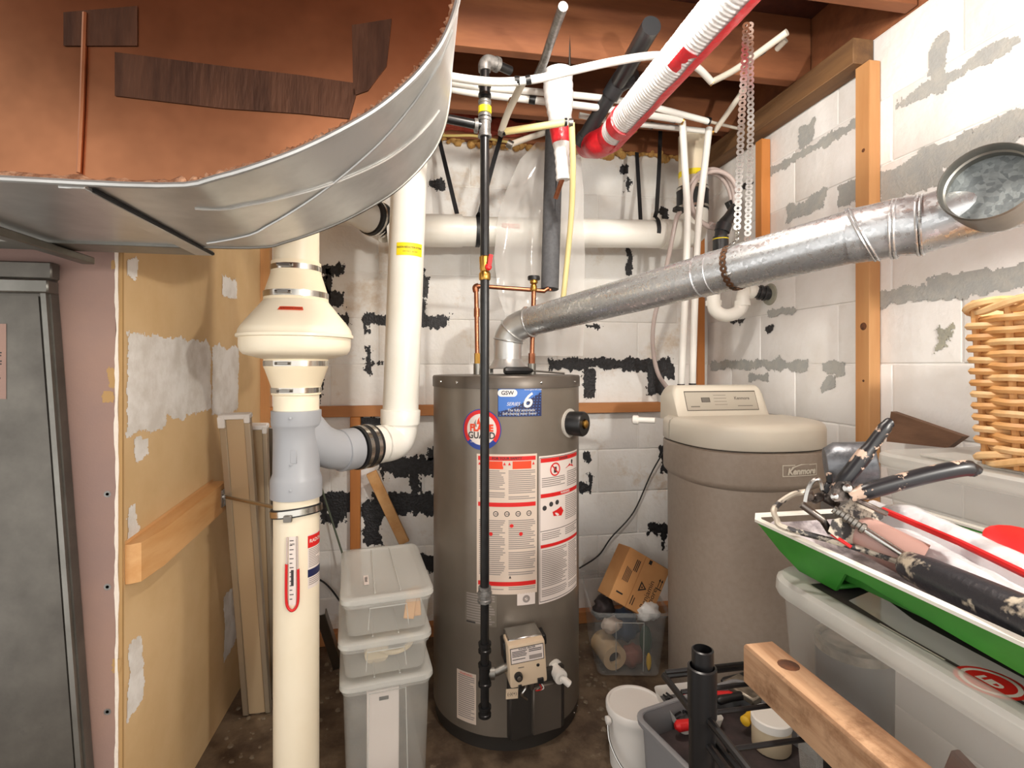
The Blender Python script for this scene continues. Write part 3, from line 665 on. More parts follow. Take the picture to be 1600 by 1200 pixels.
# blue sticker
f, h = hit(813, 627); pr = Print(cyl_map(HC, HR, f, h), .006)
pw, q = .079, .0487
f0, f1 = hit(779, 627)[0], hit(847, 627)[0]; pw = HR*(f1-f0)/2; q = (hit(813, 603)[1]-hit(813, 651)[1])/2
pr.rect(-pw, -q, pw, q, 3, .0006); pr.rect(-pw*.975, -q*.965, pw*.975, q*.965, 0, .0009)
for i in range(20):
    k = (i+.5)/20; pr.rect(pw*(-.97+1.94*i/20), -q*.96, pw*(-.97+1.94*(i+1)/20), -q*.66+q*1.25*k**1.4, 3, .0011)
for i in range(13):
    x = -pw*.9+i*pw*.145; top = -q*.66+(i/12)**1.5*q*1.15
    b = -q*.9
    while b < top+.006:
        pr.disc(x+(b+q)*.12, b, 0, .0018, 0, .0013, n=8); b += .009
pr.disc(-pw*.86, q*.44, 0, .0001, 1)
pr.rect(-pw*.84, q*.30, -pw*.30, q*.78, 1, .0012); pr.disc(-pw*.84, q*.54, 0, q*.24, 1, .0012, 90, 270, 20); pr.disc(-pw*.30, q*.54, 0, q*.24, 1, .0012, -90, 90, 20)
pr.text('GSW', -pw*.57, q*.54, .0175, 2, .0016, bold=.0003); pr.text('www.gsw-wh.com', pw*.6, q*.76, .008, 1, .0014)
pr.text('SERIES', -pw*.32, -q*.18, .015, 1, .0016, shear=.3); pr.text('6', pw*.30, q*.02, .066, 1, .0018, shear=.25, bold=.0009)
pr.text('The fully automatic', pw*.05, -q*.58, .0115, 1, .0018, shear=.15); pr.text('Self-cleaning water heater', -pw*.02, -q*.8, .0105, 1, .0018, shear=.15)
pr.build('brand_sticker', ['sticker_blue', 'print_white', 'print_dark', 'sticker_navy', 'sticker_ring_blue'], t)
# round sticker
f, h = hit(752, 671); pr = Print(cyl_map(HC, HR, f, h), .006); r = .063
pr.disc(0, 0, 0, r, 0, .0006); pr.disc(0, 0, r*.78, r, 1, .0009, -40, 220); pr.disc(0, 0, r*.78, r, 2, .0009, 220, 320); pr.disc(0, 0, r*.97, r*1.02, 2, .0011)
for i, (x, y) in enumerate(((-.02, .02), (-.008, .028), (.006, .03), (.02, .02))): pr.poly([(x-.007, y-.012), (x+.006, y-.012), (x+.002, y+.002), (x+.003, y+.012), (x-.004, y+.001)], 3 if i % 2 else 5, .001)
pr.text('FLAME', 0, .004, .029, 3, .0013, bold=.0016, sx=.92); pr.text('GUARD', 0, -.0195, .029, 4, .0013, bold=.0006, sx=.9)
pr.text('www', -.03, -.04, .006, 0, .0014)
pr.build('round_sticker', ['sticker_white', 'sticker_red', 'sticker_ring_blue', 'sticker_orange', 'print_dark', 'print_grey'], t)
# tall warning labels
f0, f1 = hit(745, 800)[0], hit(839, 800)[0]; f = (f0+f1)/2; pw = HR*(f1-f0)/2; h1 = hit(795, 710)[1]; h0 = hit(795, 929)[1]
pr = Print(cyl_map(HC, HR, f, h0), .008); H = h1-h0; rn = random.Random(2)
pr.rect(-pw, 0, pw, H, 0)
bar = lambda a, b, a0=-pw*.95, a1=pw*.95: pr.rect(a0, H*a, a1, H*b, 1, .0008)
bar(.955, .985); bar(.625, .655); bar(.06, .09)
for a0, a1 in ((-.72, -.12), (.18, .80)): pr.rect(pw*a0, H*.895, pw*a1, H*.95, 3, .0008)
for a0 in (-.9, -.08, .08, .87): pr.rect(pw*(a0-.06), H*.915, pw*(a0+.06), H*.95, 0, .0009); pr.poly([(pw*(a0-.045), H*.922), (pw*(a0+.045), H*.922), (pw*a0, H*.945)], 1, .0011)
pr.text('FOR YOUR SAFETY', 0, H*.97, .011, 4, .0011, bold=.0003)
for a0, a1 in ((-.92, -.05), (.05, .94)):
    pr.lines(pw*a0, H*.665, pw*a1, H*.885, .0062, 2, th=.55, rnd=rn)
    pr.lines(pw*a0, H*.12, pw*a1, H*.53, .0062, 2, th=.55, rnd=rn)
    pr.lines(pw*a0, H*.015, pw*a1, H*.052, .0055, 2, th=.5, rnd=rn)
    pr.disc(pw*(a0+.1), H*.49, 0, .006, 1, .001, n=14); pr.disc(pw*(a0+.4), H*.43, 0, .006, 1, .001, n=14)
pr.poly([(pw*.06, H*.115), (pw*.14, H*.115), (pw*.10, H*.135)], 4, .001)
for i in range(5):
    a = pw*(-.72+.36*i); pr.rect(a-.012, H*.545, a+.012, H*.605, 0, .0008); pr.disc(a, H*.575, .006, .0085, 4, .001, n=18); pr.rect(a-.004, H*.57, a+.006, H*.579, 2, .001)
pr.build('warning_label', ['sticker_cream', 'sticker_red', 'print_grey', 'sticker_orange', 'print_dark'], t)
f0, f1 = hit(842, 800)[0], hit(901, 800)[0]; f = (f0+f1)/2; pw = HR*(f1-f0)/2; h1 = hit(844, 713)[1]; h0 = hit(844, 944)[1]
pr = Print(cyl_map(HC, HR, f, h0), .008); H = h1-h0
pr.rect(-pw, 0, pw, H, 0)
for b0, b1 in ((.0, .995),): 
    for (x0, y0, x1, y1) in ((-.97, .012, .97, .016), (-.97, .985, .97, .989), (-.975, .012, -.96, .989), (.955, .012, .97, .989)): pr.rect(pw*x0, H*y0, pw*x1, H*y1, 4, .0008)
for a, b in ((.955, .983), (.715, .742), (.375, .397)): pr.rect(-pw*.94, H*a, pw*.95, H*b, 1, .0009)
pr.rect(-pw*.95, H*.487, pw*.95, H*.491, 4, .0008)
pr.text('DANGER', 0, H*.969, .011, 4, .0012, bold=.0003); pr.text('WARNING', .01, H*.729, .010, 0, .0012, bold=.0003)
pr.disc(-pw*.38, H*.90, .017, .0215, 1, .001); pr.rect(-pw*.38-.006, H*.90-.011, -pw*.38+.006, H*.90+.008, 4, .0009); pr.poly([(-pw*.38-.014, H*.9+.011), (-pw*.38-.011, H*.9+.014), (-pw*.38+.014, H*.9-.011), (-pw*.38+.011, H*.9-.014)], 1, .0012)
pr.poly([(pw*.10, H*.892), (pw*.62, H*.892), (pw*.5, H*.912), (pw*.42, H*.905), (pw*.36, H*.922), (pw*.27, H*.908)], 1, .001); pr.disc(pw*.5, H*.932, 0, .006, 4, .001, n=12); pr.rect(pw*.46, H*.912, pw*.54, H*.93, 4, .001)
pr.lines(-pw*.9, H*.755, pw*.1, H*.85, .0065, 2, rnd=rn); pr.lines(pw*.2, H*.755, pw*.92, H*.87, .0065, 2, rnd=rn)
for (x, y) in ((-.8, .645), (-.55, .665), (-.3, .67)): pr.disc(pw*x, H*y, 0, .008, 4, .001, n=14)
pr.poly([(-pw*.45, H*.58), (-pw*.1, H*.57), (pw*.0, H*.6), (-pw*.12, H*.635), (-pw*.3, H*.62), (-pw*.5, H*.61)], 1, .001)
pr.lines(pw*.1, H*.51, pw*.92, H*.70, .0062, 2, rnd=rn); pr.lines(-pw*.9, H*.41, -pw*.1, H*.475, .0062, 2, rnd=rn); pr.lines(pw*.1, H*.41, pw*.9, H*.475, .0062, 2, rnd=rn)
pr.lines(-pw*.9, H*.03, pw*.2, H*.36, .0060, 2, rnd=rn); pr.lines(pw*.27, H*.03, pw*.92, H*.36, .006, 2, rnd=rn)
pr.build('warning_label', ['sticker_white', 'sticker_red', 'print_grey', 'sticker_orange', 'print_dark'], t)
def small_label(u0, v0, u1, v1, mats, fn, name):
    f0, f1 = hit(u0, (v0+v1)/2)[0], hit(u1, (v0+v1)/2)[0]; f = (f0+f1)/2; w = HR*(f1-f0)/2; um = (u0+u1)/2; h0, h1 = hit(um, v1)[1], hit(um, v0)[1]
    pr = Print(cyl_map(HC, HR, f, h0), .008); fn(pr, w, h1-h0); pr.build(name, mats, t)
def l1(pr, w, H): pr.rect(-w, 0, w, H, 0); pr.text('>', 0, H*.5, .02, 1); pr.disc(0, H*.5, .005, .012, 1, .0008, n=14)
small_label(808, 926, 836, 945, ['sticker_white', 'print_grey'], l1, 'small_label')
def l2(pr, w, H): pr.rect(-w, 0, w, H, 0); pr.lines(-w*.9, H*.02, w*.9, H*.98, .008, 1, rnd=random.Random(4)); pr.rect(-w*.9, H*.05, -w*.3, H*.1, 2, .0009)
small_label(727, 928, 776, 978, ['label_grey', 'print_grey', 'print_dark'], l2, 'rating_plate')
def l3(pr, w, H): pr.rect(-w, 0, w, H, 0); pr.lines(-w*.85, H*.03, w*.85, H*.92, .0065, 1, rnd=random.Random(8)); pr.text('WARNING', 0, H*.95, .01, 2, .0009)
small_label(714, 1050, 744, 1128, ['sticker_cream', 'print_grey', 'sticker_red'], l3, 'side_label')
# insulated port at the right
f, h = hit(890, 661); nd = Vector((math.sin(f), -math.cos(f), 0)); o = Vector((HC[0], HC[1], h))+nd*HR
MB().lathe([(.048, -.004), (.048, .002), (.040, .003)], o, nd, 28).build('port_collar', 'valve_side', t)
pp = MB().lathe([(.039, 0), (.041, .05), (.037, .056), (.017, .056), (.015, .05)], o, nd, 28).build('port_insulation', 'black_plastic', t)
MB().lathe([(.014, .04), (.014, .062), (.009, .066)], o, nd, 16).build('port_plug', 'brass', pp)
# gas control valve
vc = atz(822, 1038, 1.505); fwd = Vector((.02, -1, 0)).normalized(); rot = Matrix.Rotation(R(3), 4, 'Z') @ Matrix.Rotation(R(-4), 4, 'Y')
gv = MB().box(vc+Vector((0, .02, .01)), (.112, .075, .125), rot, .008, 0, 2).build('gas_control', 'valve_cream', t)
MB().box(vc+Vector((-.002, .045, .068)), (.105, .075, .016), rot, .004).build('mount_plate', 'steel', gv)
MB().box(vc+Vector((-.058, .04, .03)), (.014, .05, .06), rot, .003).build('side_bracket', 'black_plastic', gv)
MB().box(vc+Vector((.06, .05, .052)), (.014, .05, .03), rot, .003).build('side_bracket', 'black_plastic', gv)
ax = (rot @ Vector((1,0,0))); upv = (rot @ Vector((0,0,1))); nv = -(rot @ Vector((0,1,0)))
pr = Print(plane_map(vc+Vector((0, .02, .01))+nv*.0378, ax, upv, nv), .03)
pr.rect(-.05, .008, .05, .054, 1, .0003); pr.rect(-.048, .010, .048, .052, 0, .0006); pr.lines(-.045, .012, .0, .044, .0045, 1, .0008, rnd=random.Random(1)); pr.rect(.005, .014, .044, .026, 2, .0008); pr.lines(.005, .03, .044, .044, .005, 1, .0008)
pr.text('WATER HEATER', 0, .0485, .007, 1, .0009, bold=.0002); pr.rect(-.03, -.006, -.012, -.004, 1, .0005)
pr.build('valve_label', ['sticker_white', 'print_dark', 'print_grey'], gv)
kc = vc+Vector((0, .02, .01))+nv*.0375
MB().lathe([(.0125, 0), (.0125, .006), (.010, .014), (.001, .015)], kc-ax*.031-upv*.028, nv, 20).build('knob', 'black_plastic', gv)
MB().lathe([(.007, .014), (.006, .0165), (.001, .017)], kc-ax*.031-upv*.028, nv, 14).build('knob_cap', 'steel_dull', gv)
MB().lathe([(.005, 0), (.004, .002), (.001, .0025)], kc+ax*.03-upv*.008, nv, 10).build('indicator', 'black_plastic', gv)
MB().box(kc+ax*.034-upv*.054, (.018, .012, .016), rot, .001).build('plug', 'black_plastic', gv)
MB().box(kc-ax*.028-upv*.06, (.01, .01, .012), rot, .001).build('plug', 'black_plastic', gv)
for (dx, mm, sw) in ((.028, 'red', .006), (.034, 'sticker_white', .012)):
    b0 = kc+ax*dx-upv*.06; MB().tube(smooth_path([b0, b0-upv*.02+ax*.008, b0-upv*.035-ax*sw+Vector((0,.02,0)), b0-upv*.05+ax*.002+Vector((0,.05,0))]), .0016, 6).build('wire', mm, gv)
b0 = kc-ax*.006-upv*.055; MB().tube(smooth_path([b0+Vector((0,.03,0)), b0-upv*.03+Vector((0,.03,0)), b0-upv*.05-ax*.014+Vector((0,.03,0)), b0-upv*.08+ax*.004+Vector((0,.05,0))]), .004, 8).build('pilot_tube', 'steel', gv)
b0 = kc+ax*.014-upv*.055; MB().tube([b0+Vector((0,.03,0)), b0-upv*.045+Vector((0,.04,0))], .0065, 10).build('burner_tube', 'steel_dull', gv)
pr = Print(plane_map(atz(800, 1084, 1.50), (1, .0, -.03), (.03, 0, 1), (0, -1, 0)), .05); pr.rect(-.018, -.015, .018, .015, 0, 0); pr.text('(-)(+)', 0, 0, .013, 1); pr.build('tag', ['valve_cream', 'print_dark'], gv)
# burner access cover and drain valve
f, h = hit(838, 1110); nd = Vector((math.sin(f), -math.cos(f), 0)); o = Vector((HC[0], HC[1], 0))+nd*(HR+.004)
MB().box(o+Vector((.0, .012, .145)), (.19, .03, .20), f, .006).build('burner_cover', 'heater_dark', t)
MB().box(o+Vector((.03, .004, .13)), (.10, .03, .15), f, .004).build('inner_door', 'heater_rim', t)
f, h = hit(866, 1045); nd = Vector((math.sin(f), -math.cos(f), 0)); o = Vector((HC[0], HC[1], h))+nd*(HR-.002); nd2 = (nd+Vector((-.1, -.35, -.12))).normalized()
dv = MB().lathe([(.030, -.004), (.030, .003), (.020, .004), (.018, .03), (.022, .031), (.022, .046), (.016, .048), (.010, .048), (.009, .038)], o, nd2, 20).build('drain_valve', 'white_plastic', t)
MB().lathe([(.0085, .03), (.0085, .0405), (.001, .041)], o, nd2, 12).build('drain_hole', 'black_plastic', dv)
MB().tube([o+nd2*.035, o+nd2*.035+Vector((.03, -.008, -.026))], .011, 12).build('drain_spout', 'white_plastic', dv)
# draft hood and nipples
tc = Vector((HC[0]+.005, HC[1], HT))
MB().lathe([(.058, .034), (.072, .022), (.074, .024), (.060, .038), (.049, .06), (.048, .06)], tc, n=36, caps=False).build('draft_hood', 'galv_smooth', t)
for a in (40, 160, 280):
    q = tc+Vector((.06*math.cos(R(a)), .06*math.sin(R(a)), 0)); MB().b2(q-Vector((.006, .002, 0)), q+Vector((.006, .002, .03)), .0005).build('hood_leg', 'galv_dull', t)

# screwdriver on top
f_ = ath(790, 577, HT+.014); mb = None
t = thing('screwdriver', 'black handled screwdriver lying on top of the water heater', 'screwdriver', (HC[0]+.06, HC[1]-.1, HT+.003))
a = Vector((.27, HC[1]-.13, HT+.0165)); d = Vector((.9, .22, 0)).normalized()
MB().lathe([(.010, 0), (.0135, .008), (.0125, .05), (.0135, .085), (.008, .10), (.006, .105)], a, d, 8).build('handle', 'black_plastic', t)
MB().tube([a+d*.10, a+d*.10+(d*.13+Vector((0,0,-.0105)))], .0032, 8).build('shaft', 'steel_dull', t)

# ------------------------------------------------------------ gas pipe
G = Vector((.179, 1.49, 0)); gp = lambda v: EYE+(HOR-v)/800*1.5
gz = lambda v: Vector((G.x, G.y, gp(v)))
t = thing('gas_pipe', 'black iron gas pipe running down in front of the water heater', 'pipe', gz(1110))
MB().tube([gz(1103), gz(935)], .0125, 18).build('drip_leg', 'iron_black', t)
MB().tube([gz(930), gz(436)], .0132, 18).build('riser', 'iron_black', t)
MB().tube([gz(404), gz(112)], .0132, 18).build('riser', 'iron_black', t)
def fit(v0, v1, r, m='iron_fitting', n=20, nm='fitting', lip=.0025):
    MB().lathe([(r-.004, gp(v1)), (r+lip, gp(v1)), (r+lip, gp(v1)+.008), (r, gp(v1)+.01), (r, gp(v0)-.01), (r+lip, gp(v0)-.008), (r+lip, gp(v0)), (r-.004, gp(v0))], (G.x, G.y, 0), n=n).build(nm, m, t)
fit(1102, 1118, .0165, 'iron_black', nm='cap'); fit(1036, 1070, .017, 'iron_black', nm='tee'); fit(1003, 1018, .0165, 'iron_black', nm='coupling')
fit(924, 940, .019, 'iron_fitting', 8, 'union'); fit(916, 926, .0165, 'iron_fitting', 12, 'union')
fit(186, 215, .0175, nm='tee'); fit(158, 184, .0165, nm='coupling'); fit(132, 152, .0165, 'iron_black', nm='coupling')
MB().lathe([(.0168, gp(178)), (.0196, gp(178)), (.0196, gp(168)), (.0168, gp(168))], (G.x, G.y, 0), n=18).build('yellow_mark', 'sticker_yellow', t)
MB().tube([gz(1053), gz(1051)+Vector((.035, -.002, .002)), vc+Vector((-.045, .02, -.008))], .0125, 14).build('branch_nipple', 'galv_dull', t)
MB().lathe([(.012, 0), (.019, 0), (.019, .014), (.012, .016)], gz(1052)+Vector((.014, 0, 0)), (1,0,0), 16).build('collar', 'galv_dull', t)
MB().lathe([(.016, gp(438)), (.0175, gp(436)), (.0175, gp(428)), (.013, gp(424)), (.0155, gp(420)), (.0155, gp(414)), (.0165, gp(408)), (.0165, gp(402)), (.013, gp(400))], (G.x, G.y, 0), n=10).build('ball_valve', 'brass', t)
lv = MB().lathe([(.010, 0), (.010, .004), (.006, .008)], gz(419)+Vector((.008, -.016, 0)), (.3, -1, 0), 14).build('valve_stem', 'red', t)
MB().beam(gz(419)+Vector((.010, -.022, 0)), gz(402)+Vector((.016, -.022, .004)), .012, .004, (0,1,0), .001).build('valve_lever', 'red', t)
e0 = gz(112)
MB().tube(smooth_path([e0, e0+Vector((0,0,.02)), e0+Vector((.012,.006,.034)), e0+Vector((.035,.02,.036))]), .0185, 16).build('elbow', 'iron_fitting', t)
MB().lathe([(.017, 0), (.0215, 0), (.0215, .012), (.017, .012)], e0+Vector((.032,.017,.036)), (.87,.5,0), 16).build('elbow_lip', 'iron_fitting', t)
MB().tube([e0+Vector((.03,.017,.036)), e0+Vector((.085,.047,.037))], .0132, 14).build('ceiling_run', 'iron_black', t)
lf = atz(676, 190, 1.56)
MB().tube([gz(198), Vector((-.12, 1.46, gp(186)))], .0132, 16).build('side_run', 'iron_black', t)
MB().lathe([(.013, 0), (.0205, 0), (.0205, .01), (.013, .012)], gz(198)-Vector((.02,0,0)), (-1,0,0), 16).build('tee_lip', 'iron_fitting', t)

# ------------------------------------------------------------ copper lines
CZ = 1.85
t = thing('cold_copper_pipe', 'copper pipe bridging from the left heater port to the foam sleeve', 'pipe', atz(746, 585, CZ))
MB().tube([atz(744, 452, CZ), atz(746, 572, CZ)], .0082, 14).build('drop', 'copper', t)
MB().tube(smooth_path([atz(744, 456, CZ), atz(743, 449, CZ), atz(748, 447, CZ)]), .0115, 14).build('elbow', 'copper', t)
MB().tube([atz(747, 447, CZ), atz(832, 453, CZ+.015), atz(850, 455, CZ+.02), atz(857, 450, CZ+.02)], .0078, 14).build('cross_pipe', 'copper', t)
MB().tube([atz(745, 482, CZ), atz(745, 495, CZ)], .0108, 14).build('coupling', 'copper', t)
MB().tube([atz(746, 552, CZ), atz(746, 571, CZ)], .0115, 8).build('union', 'brass', t)
MB().tube([atz(746, 568, CZ), atz(746, 586, CZ)], .0145, 12).build('nipple', 'galv_dull', t)
t = thing('hot_copper_pipe', 'copper pipe with black knobbed brass valve on the right heater port', 'pipe', atz(831, 586, CZ-.005))
MB().tube([atz(834, 455, CZ), atz(831, 560, CZ)], .0085, 14).build('drop', 'copper', t)
MB().lathe([(.009, -.04), (.012, -.036), (.012, -.02), (.009, -.015), (.014, -.01), (.014, 0), (.008, .004), (.008, .014)], atz(834, 438, CZ), n=10).build('brass_valve', 'brass', t)
MB().lathe([(.008, .008), (.022, .010), (.023, .018), (.022, .024), (.010, .027)], atz(834, 442, CZ), n=12).build('black_knob', 'black_plastic', t)
MB().tube([atz(831, 552, CZ), atz(831, 570, CZ)], .0125, 8).build('union', 'copper', t)
MB().tube([atz(831, 568, CZ), atz(831, 588, CZ)], .0145, 12).build('nipple', 'galv_dull', t)
t = thing('grey_foam_sleeve', 'dark grey foam pipe insulation with an open slit hanging above the heater', 'pipe insulation', atz(859, 452, 1.90))
a, b = atz(859, 452, 1.90), atz(866, 205, 1.97)
MB().tube([a, a.lerp(b, .5), b], [.033, .034, .034], 24).build('foam', 'foam_grey', t)
MB().tube([a+Vector((0,0,-.006)), a+Vector((0,0,.01))], .01, 12).build('pipe_end', 'copper', t)
s = a.lerp(b, .45); s2 = a.lerp(b, .95); nrm = Vector((.1, -1, 0)).normalized(); sd = Vector((1, .1, 0)).normalized()
MB().prism([s+nrm*.0345, s2+nrm*.0345+sd*.007, s2+nrm*.0345-sd*.004], nrm*-.006).build('slit', 'foam_slit', t)

# ------------------------------------------------------------ flue
A = atz(812, 507, 1.855); C = atz(1340, 367, 1.0); D = atz(1438, 352, .935); E = atz(1600, 303, .85); E2 = E+(E-D).normalized()*.35
FR = .0505
t = thing('flue_pipe', 'long galvanized steel flue pipe slanting up from the water heater', 'flue pipe', tc+Vector((0,0,.04)))
fd = (C-A).normalized()
base = tc+Vector((0, 0, .055))
ja = A+fd*.06
MB().tube([base, base+Vector((0,0,.055))], FR, 32, False).build('collar', 'galv_smooth', t)
g0 = base+Vector((0,0,.05)); gm = smooth_path([g0, g0+Vector((.004,-.002,.03)), g0+Vector((.028,-.018,.065)), ja], 3)
MB().tube(gm, FR+.001, 32, False).build('elbow', 'galv_smooth', t)
for i in (2, 5, len(gm)-1):
    d_ = (gm[min(i+1, len(gm)-1)]-gm[i-1]); MB().lathe([(FR, -.004), (FR+.0065, 0), (FR, .004)], gm[i], d_, 32, caps=False).build('elbow_seam', 'galv_smooth', t)
cut = ja.lerp(C, .70)
MB().tube([ja-fd*.01, cut], FR, 40, False).build('straight_section', 'galv', t)
MB().tube([cut-fd*.03, C], FR+.0012, 40, False).build('end_section', 'galv', t)
side = fd.cross(Vector((0,0,1))).normalized(); upf = side.cross(fd)
MB().tube([ja+(-side*.2+upf*.98).normalized()*(FR+.001), C+(-side*.2+upf*.98).normalized()*(FR+.002)], .0025, 6).build('lock_seam', 'galv', t)
for k in (.0, .035): MB().lathe([(FR, -.003), (FR+.0028, 0), (FR, .003)], cut-fd*k, fd, 40, caps=False).build('crimp_bead', 'galv', t)
tow = (CAMP-cut); tow = (tow-fd*tow.dot(fd)).normalized()
MB().lathe([(.006, 0), (.005, .003), (.002, .004)], cut+fd*.06+(tow*.93-upf*.2).normalized()*(FR+.001), tow, 10).build('sheet_screw', 'steel', t)
# adjustable elbow of slanting gores
gores = smooth_path([C-fd*.01, C.lerp(D, .33), C.lerp(D, .66)+Vector((0,0,.003)), D], 3)
MB().tube(gores, FR+.003, 40, False).build('adjustable_elbow', 'galv', t)
for k, tl in ((.05, .42), (.58, -.04), (.97, 0.0)):
    d_ = ((D-C).normalized()+Vector((0, 0, 1))*tl).normalized(); q_ = C.lerp(D, k)
    for e_ in (0, .006):
        mb = MB(); ring = []
        ax_, bx_, dx_ = frame(D-C)
        for j in range(40):
            th = 2*math.pi*j/40; rv = ax_*math.cos(th)+bx_*math.sin(th); sh = -(rv.dot(d_))/(d_.dot(dx_))*(FR+.003); ring.append(q_+rv*(FR+.0035)+dx_*(sh+e_))
        mb.tube(ring, .0026, 6, closed=True); mb.build('gore_bead', 'galv', t)
MB().tube([D-(E-D).normalized()*.005, E, E2], FR+.001, 40, False).build('tee_body', 'galv', t)
tcn = atz(1556, 318, .83)
bn = ((CAMP-E).normalized()*1.0+Vector((-CS, SN, 0))*.18+Vector((0,0,1))*.38).normalized()
tb = MB().lathe([(.050, -.03), (.058, .0), (.0605, .072), (.0625, .075), (.0605, .078), (.058, .072), (.0565, .0)], E-(E-D).normalized()*.032+bn*.02, bn, 44, caps=False).build('tee_branch', 'galv_dull', t)
MB().lathe([(.0575, .035), (.001, .036)], E-(E-D).normalized()*.032+bn*.02, bn, 40).build('inner_cap', 'galv_rough', t)
MB().lathe([(.058, .052), (.055, .055), (.058, .058)], E-(E-D).normalized()*.032+bn*.02, bn, 44, caps=False).build('inner_bead', 'galv_dull', tb)
# perforated hanging strap round the flue
t = thing('perforated_strap', 'perforated steel hanging strap looped under the flue pipe', 'hanging strap', atz(1153, 446, 1.2))
kq = A.lerp(C, .70); 
best = min((abs(((A.lerp(C, i/200)-CAMP).dot(Vector((CS, -SN, 0)))/(A.lerp(C, i/200)-CAMP).dot(Vector((SN, CS, 0))))*800+800-1150), i) for i in range(201))[1]
kq = A.lerp(C, best/200); zq = (kq-CAMP).dot(Vector((SN, CS, 0)))
def strap(path, name, material, wd_=.0085):
    pts = []; L_ = 0; out = [path[0]]
    for a_, b_ in zip(path, path[1:]):
        n_ = max(1, int((b_-a_).length/.002)); pts += [a_.lerp(b_, i/n_) for i in range(n_)]
    mb = MB(); acc = 0; last = pts[0]; items = [pts[0]]
    for p_ in pts[1:]:
        acc += (p_-last).length; last = p_
        if acc >= .0135: items.append(p_); acc = 0
    for i, p_ in enumerate(items):
        d_ = (items[min(i+1, len(items)-1)]-items[max(i-1, 0)]).normalized()
        if (p_-kq).length < FR+.03: nn = (p_-kq); nn = (nn-fd*nn.dot(fd)).normalized()
        else: nn = (CAMP-p_).normalized()
        nn = (nn-d_*nn.dot(d_)).normalized(); mb.lathe([(.0032, -.0007), (wd_, -.0007), (wd_, .0007), (.0032, .0007), (.0032, -.0007)], p_, nn, 10, caps=False)
    mb.build(name, material, t)
rp_ = []
for i in range(15):
    th = R(-70+i*200/14); rp_.append(kq+(upf*math.cos(th)+(-side if (-side).dot(tow) < 0 else side)*-math.sin(th)*-1)*(FR+.003))
fr0 = side if side.dot(tow) > 0 else -side
loop = [kq+(upf*math.cos(R(a_))+fr0*math.sin(R(a_)))*(FR+.003) for a_ in range(20, 215, 10)]
strap([Vector(atz(1166, 40, zq-.02)), Vector(atz(1158, 200, zq-.03)), Vector(atz(1151, 375, zq-.02)), loop[2]], 'front_strand', 'steel')
strap(loop[2:], 'loop', 'rust')
strap([Vector(atz(1172, 40, zq+.03)), Vector(atz(1173, 200, zq+.05)), Vector(atz(1168, 372, zq+.06)), loop[-1]], 'rear_strand', 'steel')
# ------------------------------------------------------------ drain pipe along the back wall
RZ = 2.10
t = thing('white_drain_pipe', 'thick white plastic drain pipe strapped along the back wall', 'pipe', aty(820, 386, RZ))
MB().tube([aty(606, 360, RZ), aty(1040, 366, RZ)], .060, 36).build('run', 'pvc', t)
MB().tube([aty(640, 360, RZ), aty(722, 361, RZ)], .0655, 36).build('coupling', 'pvc', t)
p = aty(1040, 366, RZ); q = aty(1082, 330, RZ)
MB().tube(smooth_path([p-Vector((.02,0,0)), p+Vector((.04,0,0)), Vector((q.x-.01, RZ, p.z+.015)), Vector((q.x, RZ, p.z+.06)), Vector((q.x, RZ, q.z+.06))], 5), .0645, 32).build('elbow', 'pvc', t)
MB().tube([(q.x, RZ, q.z+.03), (q.x, RZ, 2.22)], .060, 32).build('stack', 'pvc_cream', t)
MB().tube([(q.x, RZ, aty(1082, 330, RZ).z), (q.x, RZ, aty(1082, 294, RZ).z)], .068, 32).build('rubber_coupling', 'black_rubber', t)
for v in (298, 326): clamp((q.x, RZ, aty(1082, v, RZ).z), (0,0,1), .069, -.005, .006, t)
MB().tube([(q.x, RZ, aty(1082, 270, RZ).z), (q.x, RZ, aty(1082, 279, RZ).z)], .0606, 32).build('yellow_line', 'sticker_yellow', t)
l0 = aty(606, 358, RZ); ld = (aty(572, 330, 2.0)-aty(606, 344, RZ)).normalized()
MB().tube(smooth_path([l0, aty(596, 352, RZ), aty(560, 330, 2.02), aty(500, 300, 1.9)]), .060, 28).build('left_run', 'pvc', t)
c_ = aty(586, 342, 2.075); MB().lathe([(.06, -.035), (.069, -.034), (.069, .03), (.06, .03)], c_, ld, 32).build('rubber_coupling', 'black_rubber', t)
clamp(c_, ld, .070, -.030, -.018, t); clamp(c_, ld, .07, .006, .016, t)
pr = Print(plane_map(aty(798, 353, RZ-.061), (1,0,0), (0,0,1), (0,-1,0))); pr.rect(-.035, -.008, .035, .008, 0); pr.rect(-.033, -.006, .033, .006, 1, .0008); pr.text('SEWER', 0, 0, .009, 0, .001); pr.build('pipe_sticker', ['sticker_red', 'sticker_cream'], t)
# hanging straps
def wrap_strap(pts_top, uc, lab, back=False, white=False):
    mb = MB(); c = aty(uc, 362, RZ); path = [aty(u, v, y) for u, v, y in pts_top]
    hook = [Vector((c.x, RZ-.0625*math.sin(R(a)), c.z+.0625*math.cos(R(a)))) for a in range(20, 190, 14)]
    mb.ribbon(path+([] if back else hook), .018, (1, 0, 0)); o = mb.build('pipe_strap', 'strap_black'); return tag(o, lab, 'strap', 'straps of the drain pipe')
wrap_strap([(684,208,2.24), (700,275,2.16), (714,334,2.10)], 714, 'black strap slanting down to the drain pipe beside the white riser', True)
wrap_strap([(797,165,2.2), (772,250,2.06), (750,332,2.03)], 746, 'black strap with white print looped round the drain pipe behind the gas pipe')
wrap_strap([(995,238,2.2), (998,290,2.16), (1001,346,2.11)], 1001, 'thin black strap hanging straight behind the drain pipe', True)
wrap_strap([(1032,200,2.16), (1030,260,2.08), (1026,330,2.035)], 1020, 'black strap looped under the drain pipe near its right elbow')

